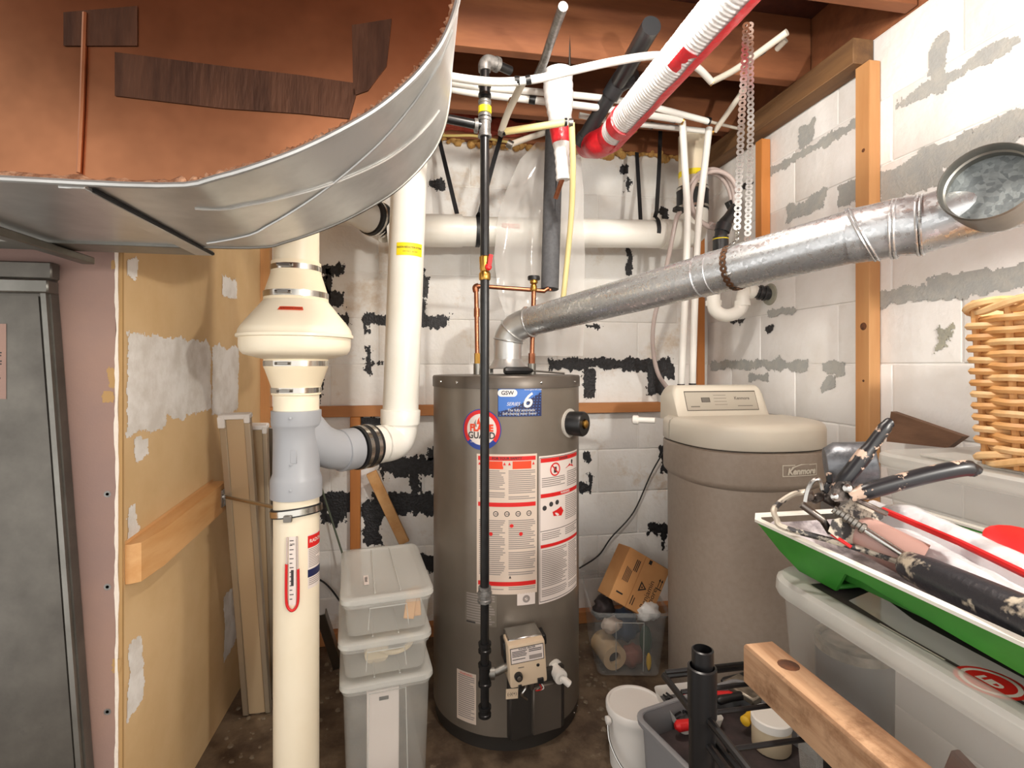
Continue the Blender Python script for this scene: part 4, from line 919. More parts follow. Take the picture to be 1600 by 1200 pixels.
# ------------------------------------------------------------ water tubing
def tubing(name, lab, cat, pts, r, material, fits=(), group=None, n=12):
    P_ = [atz(u, v, z) for u, v, z in pts]; t = thing(name, lab, cat, P_[0], group)
    MB().tube(smooth_path(P_, 6), r, n).build('tube', material, t)
    for (u, v, z, du, dv, mm, rr) in fits:
        c = atz(u, v, z); d_ = (atz(u+du, v+dv, z)-c); MB().tube([c-d_, c+d_], rr, n).build('fitting', mm, t)
    return t
PG = 'white plastic water tubes at the ceiling'
tubing('water_tube', 'white water tube arching across the ceiling in front of the gas pipe elbow', 'pipe',
       [(676,110,1.44), (700,119,1.44), (770,128,1.44), (835,124,1.45), (900,109,1.47), (960,96,1.5), (1020,87,1.55), (1060,90,1.62), (1090,106,1.7), (1112,128,1.78)], .0115, 'pex',
       [(808,126,1.444,4,0,'black_plastic',.0125), (825,125,1.447,4,-1,'black_plastic',.0125), (817,125,1.446,7,0,'steel',.010), (1112,127,1.78,3,3,'brass',.013)], PG)
tubing('water_tube', 'white water tube running behind the gas pipe, upper of the far pair', 'pipe',
       [(676,124,1.78), (740,134,1.78), (820,142,1.8), (930,152,1.84), (1010,165,1.9), (1108,190,2.0)], .0115, 'pex', [(1106,189,2.0,4,1,'black_plastic',.014)], PG)
tubing('water_tube', 'white water tube running behind the gas pipe, lower of the far pair', 'pipe',
       [(676,133,1.8), (740,145,1.8), (830,156,1.82), (930,168,1.85), (1000,178,1.9), (1066,188,1.98)], .0125, 'pex', [(832,156,1.82,5,1,'black_plastic',.015), (1052,186,1.97,4,1,'black_plastic',.015), (1064,188,1.98,4,1,'brass',.014)], PG)
tubing('water_tube', 'white water tube ending above the hose coil', 'pipe',
       [(905,180,2.0), (960,190,2.02), (1040,198,2.04), (1112,206,2.08)], .011, 'pex', [(1018,196,2.04,3,1,'black_plastic',.014), (1110,206,2.08,4,0,'brass',.013)], PG)
tubing('softener_tube', 'white tube dropping to the softener, left of the pair', 'pipe',
       [(1066,190,2.0), (1070,260,2.02), (1074,340,2.04), (1071,450,2.06), (1066,560,2.08), (1064,606,2.1)], .0135, 'pex', [(1064,604,2.09,0,4,'black_plastic',.015), (1064,612,2.09,0,6,'brass',.012)], 'white tubes down to the softener')
tubing('softener_tube', 'white tube dropping to the softener, right of the pair', 'pipe',
       [(1108,200,2.06), (1100,270,2.06), (1092,340,2.07), (1087,440,2.08), (1083,560,2.1), (1082,606,2.12)], .0135, 'pex', [(1082,603,2.11,0,4,'black_plastic',.015)], 'white tubes down to the softener')
tubing('water_tube', 'dull white tube rising from the corner past the hanging strap', 'pipe', [(1117,205,2.08), (1150,158,1.98), (1185,108,1.9), (1228,62,1.8)], .0105, 'pex_dim', [(1170,128,1.93,3,-4,'brass',.013)], PG)
tubing('water_tube', 'dull white tube crossing the joist above the hanging strap', 'pipe', [(1114,127,1.78), (1150,108,1.7), (1200,72,1.6), (1230,50,1.55)], .0105, 'pex_dim', [(1190,80,1.63,3,-2,'black_plastic',.0125)], PG)
tubing('thin_tube', 'thin pale tube running to the top plate behind the hanging strap', 'pipe', [(1108,190,2.05), (1150,200,2.12), (1182,207,2.15)], .006, 'pex_dim')
tubing('grey_tube', 'greyish water tube slanting down beside the gas pipe with brass joint', 'pipe', [(818,126,1.45), (806,150,1.53), (793,178,1.6), (783,206,1.65)], .011, 'pex_dim', [(800,160,1.57,2,-4,'brass',.013), (784,207,1.65,3,2,'steel_dull',.013)])
tubing('yellowed_tube', 'yellowed tube crossing in front of the white wrapped pipe', 'pipe', [(786,206,1.65), (840,198,1.62), (886,191,1.6)], .011, 'tube_yellow', [(788,206,1.65,2,0,'black_plastic',.0125), (884,191,1.6,2,0,'black_plastic',.0125), (892,192,1.6,3,0,'steel_dull',.013)])
tubing('yellowed_tube', 'long yellowed tube hanging down beside the grey foam sleeve', 'pipe', [(893,192,1.6), (895,260,1.68), (893,330,1.78), (887,400,1.86), (880,466,1.9)], .010, 'tube_yellow')
tubing('grey_tube', 'short greyish tube slanting across the wall top behind the wrapped pipe', 'pipe', [(797,226,1.9), (830,214,1.95), (868,202,2.0)], .011, 'pex_dim', [(797,226,1.9,4,2,'steel_dull',.015)])
tubing('thin_grey_pipe', 'worn dark pipe coming down from the ceiling joists', 'pipe', [(838,122,1.7), (850,96,1.62), (862,60,1.5), (880,10,1.35)], .0135, 'iron_fitting')

# black drain pipe with cleanout
t = thing('black_drain_pipe', 'black plastic drain pipe with a side cleanout under the joists', 'pipe', atz(912, 218, 1.85))
a, b, c = atz(908, 222, 1.95), atz(966, 130, 1.80), atz(1018, 40, 1.50)
MB().tube([a, b], .026, 22).build('lower_pipe', 'abs', t); MB().tube([b, c], .029, 22).build('upper_pipe', 'abs', t)
d_ = (b-a).normalized(); MB().tube([b-d_*.05, b+d_*.02], .032, 22).build('wye', 'abs', t); MB().tube([a-d_*.01, a+d_*.025], .030, 22).build('end_collar', 'abs', t)
g = atz(990, 121, 1.77); MB().tube([b-d_*.02, g], .024, 18).build('cleanout_neck', 'abs', t)
cp = MB().tube([g-(g-b).normalized()*.02, g+(g-b).normalized()*.012], .033, 20).build('cleanout_cap', 'abs', t)
# red and white wrapped pipe
t = thing('wrapped_vent_pipe', 'fat pipe wrapped in white plastic and red tape slanting under the joists', 'pipe', atz(950, 225, 1.8))
a, b = atz(952, 216, 1.80), atz(1190, -60, 1.0); d_ = (b-a).normalized(); L_ = (b-a).length
rg = random.Random(9); pts, rs = [], []
for i in range(240):
    k = i/239; pts.append(a+d_*L_*k); rs.append(.0462+.0013*math.sin(i*1.7)+.0012*rg.random())
MB().tube(pts, rs, 28).build('white_wrap', 'white_wrap', t, 80)
view = (CAMP-a.lerp(b, .5)); view = (view-d_*view.dot(d_)).normalized(); rt = d_.cross(view).normalized()
if rt.dot(Vector((CS, -SN, 0))) < 0: rt = -rt
rings = []
for i in range(60):
    k = i/59; q = a+d_*L_*k; w0 = 40+6*noise.noise((k*9, 0, 3)); rings.append([q+(view*math.cos(R(w0+dd))+rt*math.sin(R(w0+dd)))*(.0505+.001*rg.random()) for dd in range(0, 90, 10)])
mb = MB(); mb.loft(rings, 0, False, False); mb.build('red_strip', 'red_tape', t)
MB().lathe([(.0495, .10), (.0515, .101), (.0515, .145), (.0495, .146)], a, d_, 28).build('red_band', 'red_tape', t)
mb = MB(); rings = []
for i in range(12):
    k = .62+.10*i/11; q = a+d_*L_*k; w1 = 25+30*noise.noise((k*40, 2, 3)); rings.append([q+(view*math.cos(R(-10+j*(w1+10)/6))+rt*math.sin(R(-10+j*(w1+10)/6)))*.0512 for j in range(7)])
mb.loft(rings, 0, False, False); mb.build('red_flap', 'red_tape', t)
mb = MB(); mb.tube(smooth_path([a+d_*.05, a, a-d_*.03+Vector((-.02,.02,0)), atz(930, 226, 1.92), atz(918, 226, 1.98)], 5), [.047, .049, .05, .05, .05, .05, .05]+[.049]*14, 24); mb.build('red_elbow', 'red_tape', t)
# white wrapped taper with copper tail
t = thing('wrapped_pipe_end', 'tapering white wrapped pipe with a red band and bare copper tail', 'pipe', atz(880, 282, 1.72))
a, b = atz(880, 281, 1.72), atz(871, 112, 1.70); pts, rs = [], []
for i in range(40):
    k = i/39; pts.append(a.lerp(b, k)); rs.append((.0235+.0235*max(0, min(1, (k-.22)/.56))**1.1+.002*k)+.0013*math.sin(i*2.1))
MB().tube(pts, rs, 26).build('white_wrap', 'white_wrap', t, 80)
MB().tube([a.lerp(b, .34), a.lerp(b, .47)], [.0305, .0365], 26).build('red_band', 'red_tape', t)
MB().tube([b, b+(b-a).normalized()*.012], [.042, .030], 20).build('dark_mouth', 'foam_slit', t)
MB().tube([a.lerp(b, .03), atz(868, 310, 1.76)], .0085, 12).build('copper_tail', 'copper', t)
MB().tube([atz(893, 112, 1.7)+Vector((-.006,0,0)), atz(893, 112, 1.7)+Vector((-.006,.01,.36))], .004, 8).build('hanger_wire', 'steel_dull', t)

# polythene sheet
mb = MB(); rows = []
prof = [(222,838,905), (250,812,908), (300,790,912), (340,778,912), (400,772,914), (460,778,913), (520,800,912), (556,808,911)]
sm = []
for i in range(29):
    k = i/28*(len(prof)-1); j = min(int(k), len(prof)-2); f_ = k-j; sm.append([prof[j][m]+(prof[j+1][m]-prof[j][m])*f_ for m in range(3)])
for v, u0, u1 in sm:
    row = []
    for i in range(25):
        k = i/24; y = 1.985+.022*noise.noise((k*4, v*.008, 3))+.015*math.sin(k*9+v*.01)+.02*(v > 480)*(v-480)/80; row.append(aty(u0+(u1-u0)*k, v, y))
    rows.append(row)
mb.loft(rows, 0, False, False)
tag(mb.build('plastic_sheet', 'poly_sheet', None, 80), 'crinkled clear plastic sheet hanging in front of the drain pipe', 'plastic sheet')

# hose coil and tail
t = thing('drain_hose', 'coiled pale clear hose with a tail hanging behind the flue', 'hose', aty(1105, 360, 2.15))
cc = aty(1105, 312, 1.975); mb = MB(); pts = []
for i in range(150):
    k = i/149; a_ = R(-100+k*360*2.85); r_ = .108+.010*math.sin(k*19); pts.append(cc+Vector((r_*.95*math.cos(a_), -.05+.045*k+.008*math.sin(k*33), r_*1.08*math.sin(a_)-.01*math.sin(k*7))))
mb.tube(pts, .0095, 10); mb.build('coil', 'clear_hose', t)
MB().tube(smooth_path([aty(1063, 330, 1.96), aty(1056, 345, 1.97), aty(1046, 395, 2.0), aty(1032, 460, 2.08), aty(1022, 500, 2.1), aty(1020, 540, 2.12), aty(1027, 580, 2.13), aty(1042, 605, 2.13), aty(1058, 618, 2.13)]), .0095, 10).build('tail', 'clear_hose', t)
for (u, v) in ((1061, 328), (1141, 322)): MB().box(aty(u, v, 1.965), (.045, .03, .02), Matrix.Rotation(R(10 if u < 1100 else 60), 4, 'Y'), .003).build('tie', 'black_plastic', t)
# black pipe, trap and wall stub
TX = 1.19
t = thing('drain_trap', 'white plastic trap under the flue with black pipes above and into the wall', 'drain trap', atz(1135, 498, 2.08))
a = atz(1126, 398, 2.04); 
MB().tube(smooth_path([atz(1126, 420, 2.04), atz(1126, 372, 2.04), atz(1130, 352, 2.05), atz(1140, 340, 2.07), atz(1150, 325, 2.09)], 5), .024, 18).build('upper_pipe', 'abs', t)
for (v0, v1) in ((392, 370), (362, 350)): MB().tube([atz(1126+(362-v0 > -1)*2, v0, 2.04), atz(1126+(362-v0 > -1)*6, v1, 2.04)], .030, 18).build('collar', 'abs', t)
MB().lathe([(.0302, -.002), (.0308, 0), (.0302, .002)], atz(1126, 374, 2.04), n=20).build('yellow_ring', 'sticker_yellow', t)
tr_ = smooth_path([atz(1115, 420, 2.06), atz(1115, 470, 2.06), atz(1119, 486, 2.06), atz(1135, 493, 2.06), atz(1153, 487, 2.07), atz(1160, 474, 2.07), atz(1161, 464, 2.07), atz(1166, 456, 2.08), atz(1180, 455, 2.09)], 5)
MB().tube(tr_, .026, 20).build('trap_bend', 'pvc', t)
for (u, v, du, dv) in ((1115, 474, 0, 4), (1160, 474, 0, 4), (1172, 455, 4, 0)): MB().tube([atz(u-du, v-dv, 2.07), atz(u+du, v+dv, 2.07)], .031, 20).build('slip_nut', 'pvc', t)
e = atx(1204, 460, XR+.004)
MB().tube([atz(1176, 455, 2.09), e], .025, 18).build('wall_pipe', 'abs', t)
for k in (.35, .62): MB().tube([atz(1176, 455, 2.09).lerp(e, k), atz(1176, 455, 2.09).lerp(e, k+.12)], .031, 16).build('wall_collar', 'abs', t)
MB().lathe([(.026, -.002), (.045, -.002), (.042, .004), (.028, .006)], Vector((XR, e.y, e.z)), (-1,0,0), 20).build('mortar_ring', 'bare_cement_warm', t)
# ------------------------------------------------------------ tubs and boxes
def rr(c, w, d, r, z, rot=0.0, n=5, yup=None):
    out = []; cx, cy = c[0], c[1]; cr, sr = math.cos(rot), math.sin(rot); r = min(r, w/2-.001, d/2-.001)
    for (sx, sy, a0) in ((1,1,0), (-1,1,90), (-1,-1,180), (1,-1,270)):
        for k in range(n+1):
            a = R(a0+90*k/n); x = sx*(w/2-r)+r*math.cos(a); y = sy*(d/2-r)+r*math.sin(a)
            out.append(Vector((cx+x*cr-y*sr, cy+x*sr+y*cr, z)))
    return out
def tub(t, c, w, d, h0, h1, rot, material, taper=.9, r=.03, rim=.008, handle=True, rimname='rim', rimmat=None):
    mb = MB(); rings = [rr(c, w*taper*.9, d*taper*.9, r, h0+.004, rot)]
    for k in range(6):
        s = taper+(1-taper)*k/5; rings.append(rr(c, w*s, d*s, r, h0+.012*(k == 0)*0+(h1-h0)*k/5+(.008 if k == 0 else 0), rot))
    mb.loft(rings, 0, False); mb.add(rings[0], [tuple(range(len(rings[0])))])
    body = mb.build('tub_body', material, t, 50)
    mb = MB(); mb.loft([rr(c, w, d, r, h1-.016, rot), rr(c, w+rim*2, d+rim*2, r+rim, h1-.014, rot), rr(c, w+rim*2.2, d+rim*2.2, r+rim, h1-.002, rot), rr(c, w+rim*1.4, d+rim*1.4, r+rim, h1+.001, rot), rr(c, w-.002, d-.002, r, h1-.002, rot)], 0, False)
    mb.build(rimname, rimmat or material, t, 50); return body
def lid(t, c, w, d, h, rot, material, r=.035, th=.014, step=.022):
    mb = MB(); mb.loft([rr(c, w+.016, d+.016, r, h, rot), rr(c, w+.02, d+.02, r, h+.004, rot), rr(c, w+.018, d+.018, r, h+th*.8, rot), rr(c, w+.008, d+.008, r, h+th, rot), rr(c, w-step, d-step, r*.8, h+th, rot), rr(c, w-step-.012, d-step-.012, r*.8, h+th-.004, rot)], 0, True)
    return mb.build('lid', material, t, 35)
def loc(c, rot, x, y, z): return Vector((c[0]+x*math.cos(rot)-y*math.sin(rot), c[1]+x*math.sin(rot)+y*math.cos(rot), z))

# three boxes left of the heater
SR = R(8); sc_ = Vector((-.122, 1.645, 0)); SW, SD = .235, .39
GR = 'clear lidded boxes stacked by the heater'
bx = []
for i, (h0, h1, lab) in enumerate(((.002, .322, 'frosted lidded plastic box, tall bottom one of the stack by the heater'), (.338, .436, 'frosted lidded plastic box, middle one of the stack by the heater'), (.452, .556, 'frosted lidded plastic box, topmost of the stack by the heater'))):
    c = sc_+Vector(((0, -.004, .002)[i], 0, 0)); t = thing('storage_box', lab, 'storage box', (c.x, c.y, h0), GR)
    tub(t, c, SW, SD, h0, h1, SR, 'frost', .92, .025, .004)
    ld = lid(t, c, SW, SD, h1-.004, SR, 'frost_lid', .03, .018)
    # moulded front panel outline
    f = loc(c, SR, 0, -SD/2*.985, 0); ax = Vector((math.cos(SR), math.sin(SR), 0)); w2 = .055
    hh0 = h0+.02; hh1 = h1-.02
    mb = MB(); mb.tube([f-ax*w2+Vector((0,.012,hh0)), f-ax*w2*.9+Vector((0,0,hh1)), f+ax*w2*.9+Vector((0,0,hh1)), f+ax*w2+Vector((0,.012,hh0))], .0018, 6); mb.build('panel_rib', 'frost_lid', t)
    for s in (-1, 1): MB().tube([loc(c, SR, s*.035, -SD/2+.02, h1+.0135), loc(c, SR, s*.03, SD/2-.02, h1+.0135)], .0022, 6).build('lid_rib', 'frost_lid', ld)
    if i == 2:
        pr = Print(plane_map(loc(c, SR, -.055, -.075, h1+.0115), (math.cos(SR), math.sin(SR), 0), (-math.sin(SR), math.cos(SR), 0), (0,0,1)), .05); pr.rect(-.007, -.035, .007, .035, 0, .001); pr.lines(-.004, -.02, .004, .02, .004, 1, .0015); pr.build('price_sticker', ['sticker_white', 'print_dark'], ld)
    bx.append((c, h0, h1))
c, h0, h1 = bx[2]; mb = MB(); mb.beam(loc(c, SR, .06, -.15, h0+.02), loc(c, SR, .075, -.12, h1-.012), .03, .012, (0,1,0)); mb.beam(loc(c, SR, .085, -.14, h0+.02), loc(c, SR, .085, -.1, h1-.012), .025, .01, (0,1,0))
tag(mb.build('wood_offcut', 'wood_block'), 'tan wooden offcut seen through the topmost frosted box', 'wood')
c, h0, h1 = bx[1]; mb = MB(); mb.tube([loc(c, SR, .03+.05*math.cos(R(a)), -.10, h0+.048+.03*math.sin(R(a))) for a in range(0, 360, 15)], .008, 8, closed=True); mb.tube([loc(c, SR, -.02, -.1, h0+.02), loc(c, SR, -.02, .08, h0+.05)], .035, 14)
tag(mb.build('hose_roll', 'lamp_tan'), 'pale coiled roll seen through the middle frosted box', 'roll')
c, h0, h1 = bx[0]; t = thing('cardboard_pack', 'white cardboard hang pack inside the tall bottom box', 'package', loc(c, SR, 0, -.12, h0+.02))
MB().box(loc(c, SR, -.01, -.145, h0+.155), (.088, .03, .26), SR, .002).build('card', 'sticker_white', t)
MB().box(loc(c, SR, -.008, -.1612, h0+.262), (.026, .002, .01), SR, .0005).build('hang_hole', 'black_plastic', t)

# clear bin with rubbish between heater and softener
c = Vector((.775, 2.05, 0)); RT = 0.0
p0 = ath(955, 1060, .0); p1 = ath(1045, 1062, .0)
t = thing('clear_waste_bin', 'open clear plastic bin full of rags between heater and softener', 'bin', (c.x, c.y, 0))
CB = Vector(((p0.x+p1.x)/2-.005, p0.y+.155, 0)); RT = R(-11); BW, BD, BH = .285, .40, .265
tub(t, CB, BW, BD, .002, BH, RT, 'clear_bin', .84, .03, .007)
mb = MB(); mb.tube([loc(CB, RT, -.05, -BD/2*.93+.028, .02), loc(CB, RT, -.056, -BD/2*.93+-.008, BH-.04), loc(CB, RT, .05, -BD/2*.93+-.008, BH-.04), loc(CB, RT, .055, -BD/2*.93+.028, .02)], .002, 6); mb.build('panel_rib', 'frost_lid', t)
# cardboard carton tipped in it
t = thing('cardboard_carton', 'brown cardboard carton tipped into the clear bin', 'carton', CB+Vector((0, 0, .2)))
o = aty(1000, 912, 1.87); axx = (aty(1053, 898, 1.97)-aty(985, 858, 1.97)).normalized(); upx = (aty(985, 858, 1.97)-aty(952, 932, 1.93)); upx = (upx-axx*upx.dot(axx)).normalized(); nx = axx.cross(upx)
if nx.y > 0: nx = -nx
rot = Matrix((axx, -nx, upx)).transposed().to_4x4()
MB().box(o-nx*.05, (.195, .10, .205), rot, .002).build('box', 'cardboard', t)
pm = plane_map(o+nx*.0002, axx, upx, nx); pr = Print(pm, .3)
pr.rect(-.022, -.1, -.018, .1, 1, .0004); pr.rect(-.0, .082, .014, .098, 0)
pr.text('Benjamin', .045, -.022, .03, 0, rot=R(90)); pr.text('Moore', .068, -.028, .03, 0, rot=R(90))
pr.poly([(.002, .012), (.002, -.028), (.034, -.008)], 0); pr.poly([(.007, .003), (.007, -.019), (.025, -.008)], 2, .0006); pr.poly([(.010, -.003), (.010, -.013), (.019, -.008)], 0, .0008)
for k in range(5): pr.rect(-.078+k*.006, -.02, -.075+k*.006, .035-k*.002, 0)
for k in range(3): pr.rect(-.05+k*.007, .03, -.046+k*.007, .075, 0)
for k in (0, 1): pr.rect(.074+k*.011-.0015, .02, .074+k*.011+.0015, .05, 0); pr.poly([(.074+k*.011-.005, .045), (.074+k*.011+.005, .045), (.074+k*.011, .056)], 0)
pr.rect(.066, .014, .094, .018, 0); pr.rect(-.08, -.07, -.05, -.064, 0); pr.rect(-.01, -.05, -.006, -.085, 0); pr.rect(.0, -.055, .004, -.085, 0)
pr.build('box_print', ['ink', 'card_edge', 'cardboard'], t)
def lump(name, lab, cat, c, r, material, seed=1, sq=(1,1,1), amp=.25):
    bm = bmesh.new(); bmesh.ops.create_icosphere(bm, subdivisions=3, radius=1)
    vs = []
    for v in bm.verts:
        k = 1+amp*noise.noise(v.co*2.2+Vector((seed, 0, 0)))+amp*.5*noise.noise(v.co*6+Vector((seed, 3, 0))); vs.append(Vector(c)+Vector((v.co.x*sq[0], v.co.y*sq[1], v.co.z*sq[2]))*r*k)
    bm.verts.index_update(); mb = MB().add(vs, [[v.index for v in f.verts] for f in bm.faces]); bm.free(); return tag(mb.build(name, material, None, 80), lab, cat)
lump('white_rag', 'crumpled white rag on the front of the clear bin', 'rag', loc(CB, RT, .072, -.158, BH-.012), .042, 'cloth_white', 4, (1.05, .8, .85), .35)
lump('dark_shoe', 'dark patterned bundle beside the carton in the clear bin', 'bundle', loc(CB, RT, -.085, -.09, BH-.03), .05, 'bin_dark', 9, (.8, .8, .9), .4)
lump('blue_bag', 'dark blue bag inside the clear bin', 'bag', loc(CB, RT, .0, -.06, .15), .07, 'blue_dark', 2, (.8, .8, .8), .3)
lump('red_cloth', 'dark red cloth at the bottom of the clear bin', 'cloth', loc(CB, RT, .025, -.11, .055), .042, 'bin_brown', 6, (1, .8, 1), .3)
lump('green_bottle', 'dark green bottle seen through the clear bin', 'bottle', loc(CB, RT, .078, -.1, .11), .03, 'green_dark', 7, (.8, .8, 2), .1)
lump('yellow_scrap', 'yellow plastic piece at the lower right of the clear bin', 'plastic piece', loc(CB, RT, .082, -.135, .045), .02, 'yellow', 3, (.5, .5, 1.7), .1)
t = thing('paper_roll', 'tan paper roll lying end on inside the clear bin', 'roll', loc(CB, RT, -.06, -.1, .03))
ro = loc(CB, RT, -.052, -.15, .065); MB().lathe([(.024, 0), (.048, 0), (.048, .12), (.024, .12), (.024, 0)], ro, (-.1, 1, .05), 28, caps=False).build('roll', 'paper_roll', t); MB().lathe([(.024, .02), (.001, .02)], ro, (-.1, 1, .05), 20).build('core', 'bin_dark', t)
lump('cream_cloth', 'cream cloth pressed against the upper front of the clear bin', 'cloth', loc(CB, RT, -.06, -.12, .18), .04, 'sticker_cream', 8, (1, .5, .8), .3)

# ------------------------------------------------------------ water softener
t = thing('water_softener', 'beige rounded water softener cabinet with cream lid and control panel', 'water softener', (1.07, 1.6, 0))
SX, SY = 1.075, 1.60
def foot(w, d0, d1, z, n=48, rb=.07):
    """plan: rounded back corners, bulging front; d0 front reach, d1 back reach"""
    out = []
    for i in range(n):
        a = 2*math.pi*i/n; ca, sa = math.cos(a), math.sin(a); e = 2/2.5 if sa < 0 else 2/2.9
        x = w/2*(abs(ca)**e)*(1 if ca > 0 else -1); y = (d0 if sa < 0 else d1)*(abs(sa)**e)*(1 if sa > 0 else -1); out.append(Vector((SX+x, SY+y, z)))
    return out
mb = MB(); mb.loft([foot(.42, .22, .215, 0), foot(.43, .225, .22, .02), foot(.436, .228, .222, .84)]); mb.build('cabinet', 'beige_body', t, 50)
mb = MB(); mb.loft([foot(.436, .228, .222, .822), foot(.462, .242, .232, .838), foot(.465, .244, .234, .845), foot(.465, .244, .234, .936), foot(.455, .238, .23, .940)]); mb.build('top_band', 'beige_body', t, 50)
MB().loft([foot(.452, .236, .226, .937), foot(.452, .236, .226, .946)]).build('lid_gap', 'beige_groove', t)
def cutfoot(w, d0, d1, z, y0=None, y1=None):
    out = []
    for p in foot(w, d0, d1, z, 96):
        y = p.y
        if y0 is not None: y = max(y, SY+y0)
        if y1 is not None: y = min(y, SY+y1)
        out.append(Vector((p.x, y, p.z)))
    return out
def slab(zs, y0, y1): return [cutfoot(.466-i, .245-i*.5, .235-i*.5, z, y0, y1) for z, i in zs]
sl = MB().loft(slab([(.945, .006), (.949, 0), (1.000, 0), (1.013, .008), (1.021, .026), (1.025, .06)], None, .052)).build('lid', 'beige_lid', t, 50)
rear = MB().loft(slab([(.945, .006), (.949, 0), (1.0, 0), (1.013, .008), (1.02, .03)], .058, None)).build('rear_cover', 'beige_lid', t, 50)
xl, xr = SX-.17, SX+.165
prof = [(.075, 1.018), (.09, 1.03), (.125, 1.118), (.135, 1.127), (.15, 1.13), (.20, 1.128), (.22, 1.118), (.225, 1.10), (.228, 1.0)]
mb = MB(); rings = []
for x, s in ((xl-.012, .80), (xl, .955), (xl+.012, 1.0), (xr-.012, 1.0), (xr, .955), (xr+.012, .80)): rings.append([Vector((x, SY+.15+(y-.15)*(.9+.1*s), 1.0+(h-1.0)*s)) for y, h in prof])
mb.loft(rings); mb.build('console', 'beige_lid', t, 45)
pd = Vector((0, .035, .088)).normalized(); pn = Vector((0, -.088, .035)).normalized(); pc = Vector((SX-.002, SY+.1075, 1.074))
pr = Print(plane_map(pc+pn*.001, (1,0,0), pd, pn), .5)
pr.rect(-.142, -.037, .142, .037, 2, .0002); pr.rect(-.140, -.035, .140, .033, 0, .0006); pr.rect(-.080, -.006, -.046, .012, 2, .0009); pr.rect(-.077, -.004, -.049, .010, 3, .0012)
for k in range(4): pr.rect(-.03, .02-k*.012, .02, .0215-k*.012, 1, .0009)
pr.text('Kenmore', .082, .008, .016, 1, .001, bold=.0004); pr.rect(.06, -.022, .12, -.0195, 1, .0009); pr.rect(-.125, -.024, -.09, -.020, 1, .0009); pr.disc(-.022, -.022, .002, .004, 1, n=10)
pr.build('control_panel', ['panel_tan', 'panel_print', 'beige_groove', 'panel_print'], t)
# raised logo on the band
d_ = ray(1250, 734); best = None
for i in range(400):
    a, b = foot(.465, .244, .234, .9, 200)[i % 200], None
    if i >= 200: break
    if a.y > SY: continue
    k = abs((a-CAMP).x*d_.y-(a-CAMP).y*d_.x)
    if best is None or k < best[0]: best = (k, i)
FT = foot(.465, .244, .234, .892, 200); bi = best[1]
def band_map(a, b, l):
    # walk along the outline from the logo centre
    i = bi; rem = a; s = 1 if a > 0 else -1; rem = abs(a)
    while True:
        p = FT[i % 200]; q = FT[(i+s) % 200]; L_ = (q-p).length
        if rem <= L_ or L_ < 1e-7: break
        rem -= L_; i += s
    v = p.lerp(q, rem/max(L_, 1e-6)); tg = (q-p)*s; nn = Vector((tg.y, -tg.x, 0)).normalized()
    return Vector((v.x, v.y, v.z+b))+nn*(l+.0015)
pr = Print(band_map, .004)
for (x0, y0, x1, y1) in ((-.062, -.020, .062, -.0175), (-.062, .012, -.02, .0145), (-.062, -.02, -.0595, .0145), (.0595, -.02, .062, .0145), (.03, .012, .062, .0145)): pr.rect(x0, y0, x1, y1, 0, .0015)
pr.text('Kenmore', .004, -.006, .026, 0, .002, shear=.2, bold=.0012); pr.poly([(-.035, .0), (-.03, .008), (.0, .016), (.045, .014), (.0, .013), (-.026, .005)], 0, .0015)
pr.build('raised_logo', 'beige_lid', t)
MB().tube([(SX-.235, SY+.16, 1.0), (SX-.30, SY+.2, 1.0)], .011, 12).build('drain_fitting', 'white_plastic', t)
MB().lathe([(.013, 0), (.017, .004), (.017, .02), (.012, .024)], (SX-.285, SY+.19, 1.0), (-.8, .5, 0), 12).build('fitting_nut', 'white_plastic', t)

# ------------------------------------------------------------ right hand shelf: support, totes, basket
t = thing('low_bench', 'plain wooden bench carrying the totes along the right wall', 'bench', (.98, .5, 0))
MB().b2((.53, .02, .425), (1.32, .76, .45), .003).build('bench_top', 'wood_y', t)
for x in (.57, 1.28):
    for y in (.06, .72): MB().b2((x-.02, y-.02, 0), (x+.02, y+.02, .425), .002).build('leg', 'wood', t)
t = thing('large_tote', 'large frosted tote with a printed lid sticker under the green tray', 'tote', (.95, .5, .45))
BC = Vector((.90, .385, 0)); TW, TD = .75, .65
tub(t, BC, TW, TD, .452, .880, 0, 'frost', .93, .05, .006, rimmat='frost_lid')
ld = lid(t, BC, TW, TD, .862, 0, 'frost_lid', .06, .026, .04)
lm = plane_map((.572, .52, .8845), (0, -1, 0), (1, 0, 0), (0, 0, 1)); pr = Print(lm, 1)
pr.poly([(-.135, -.022), (-.10, -.022), (-.02, -.036), (.30, -.036), (.30, -.016), (.0, -.016), (-.08, -.008), (-.105, .06), (-.135, .06)], 0); pr.poly([(-.09, .05), (-.02, .028), (.3, .02), (.3, .05)], 0, .0006)
pr.lines(-.02, -.034, .06, -.020, .005, 1, .0008); pr.disc(.10, -.016, 0, .028, 2, .001, n=30); pr.disc(.10, -.016, .020, .024, 1, .0013, n=30); pr.text('LID', .10, -.016, .014, 1, .0014, bold=.001)
pr.build('lid_sticker', ['bin_dark', 'sticker_white', 'sticker_red'], ld)
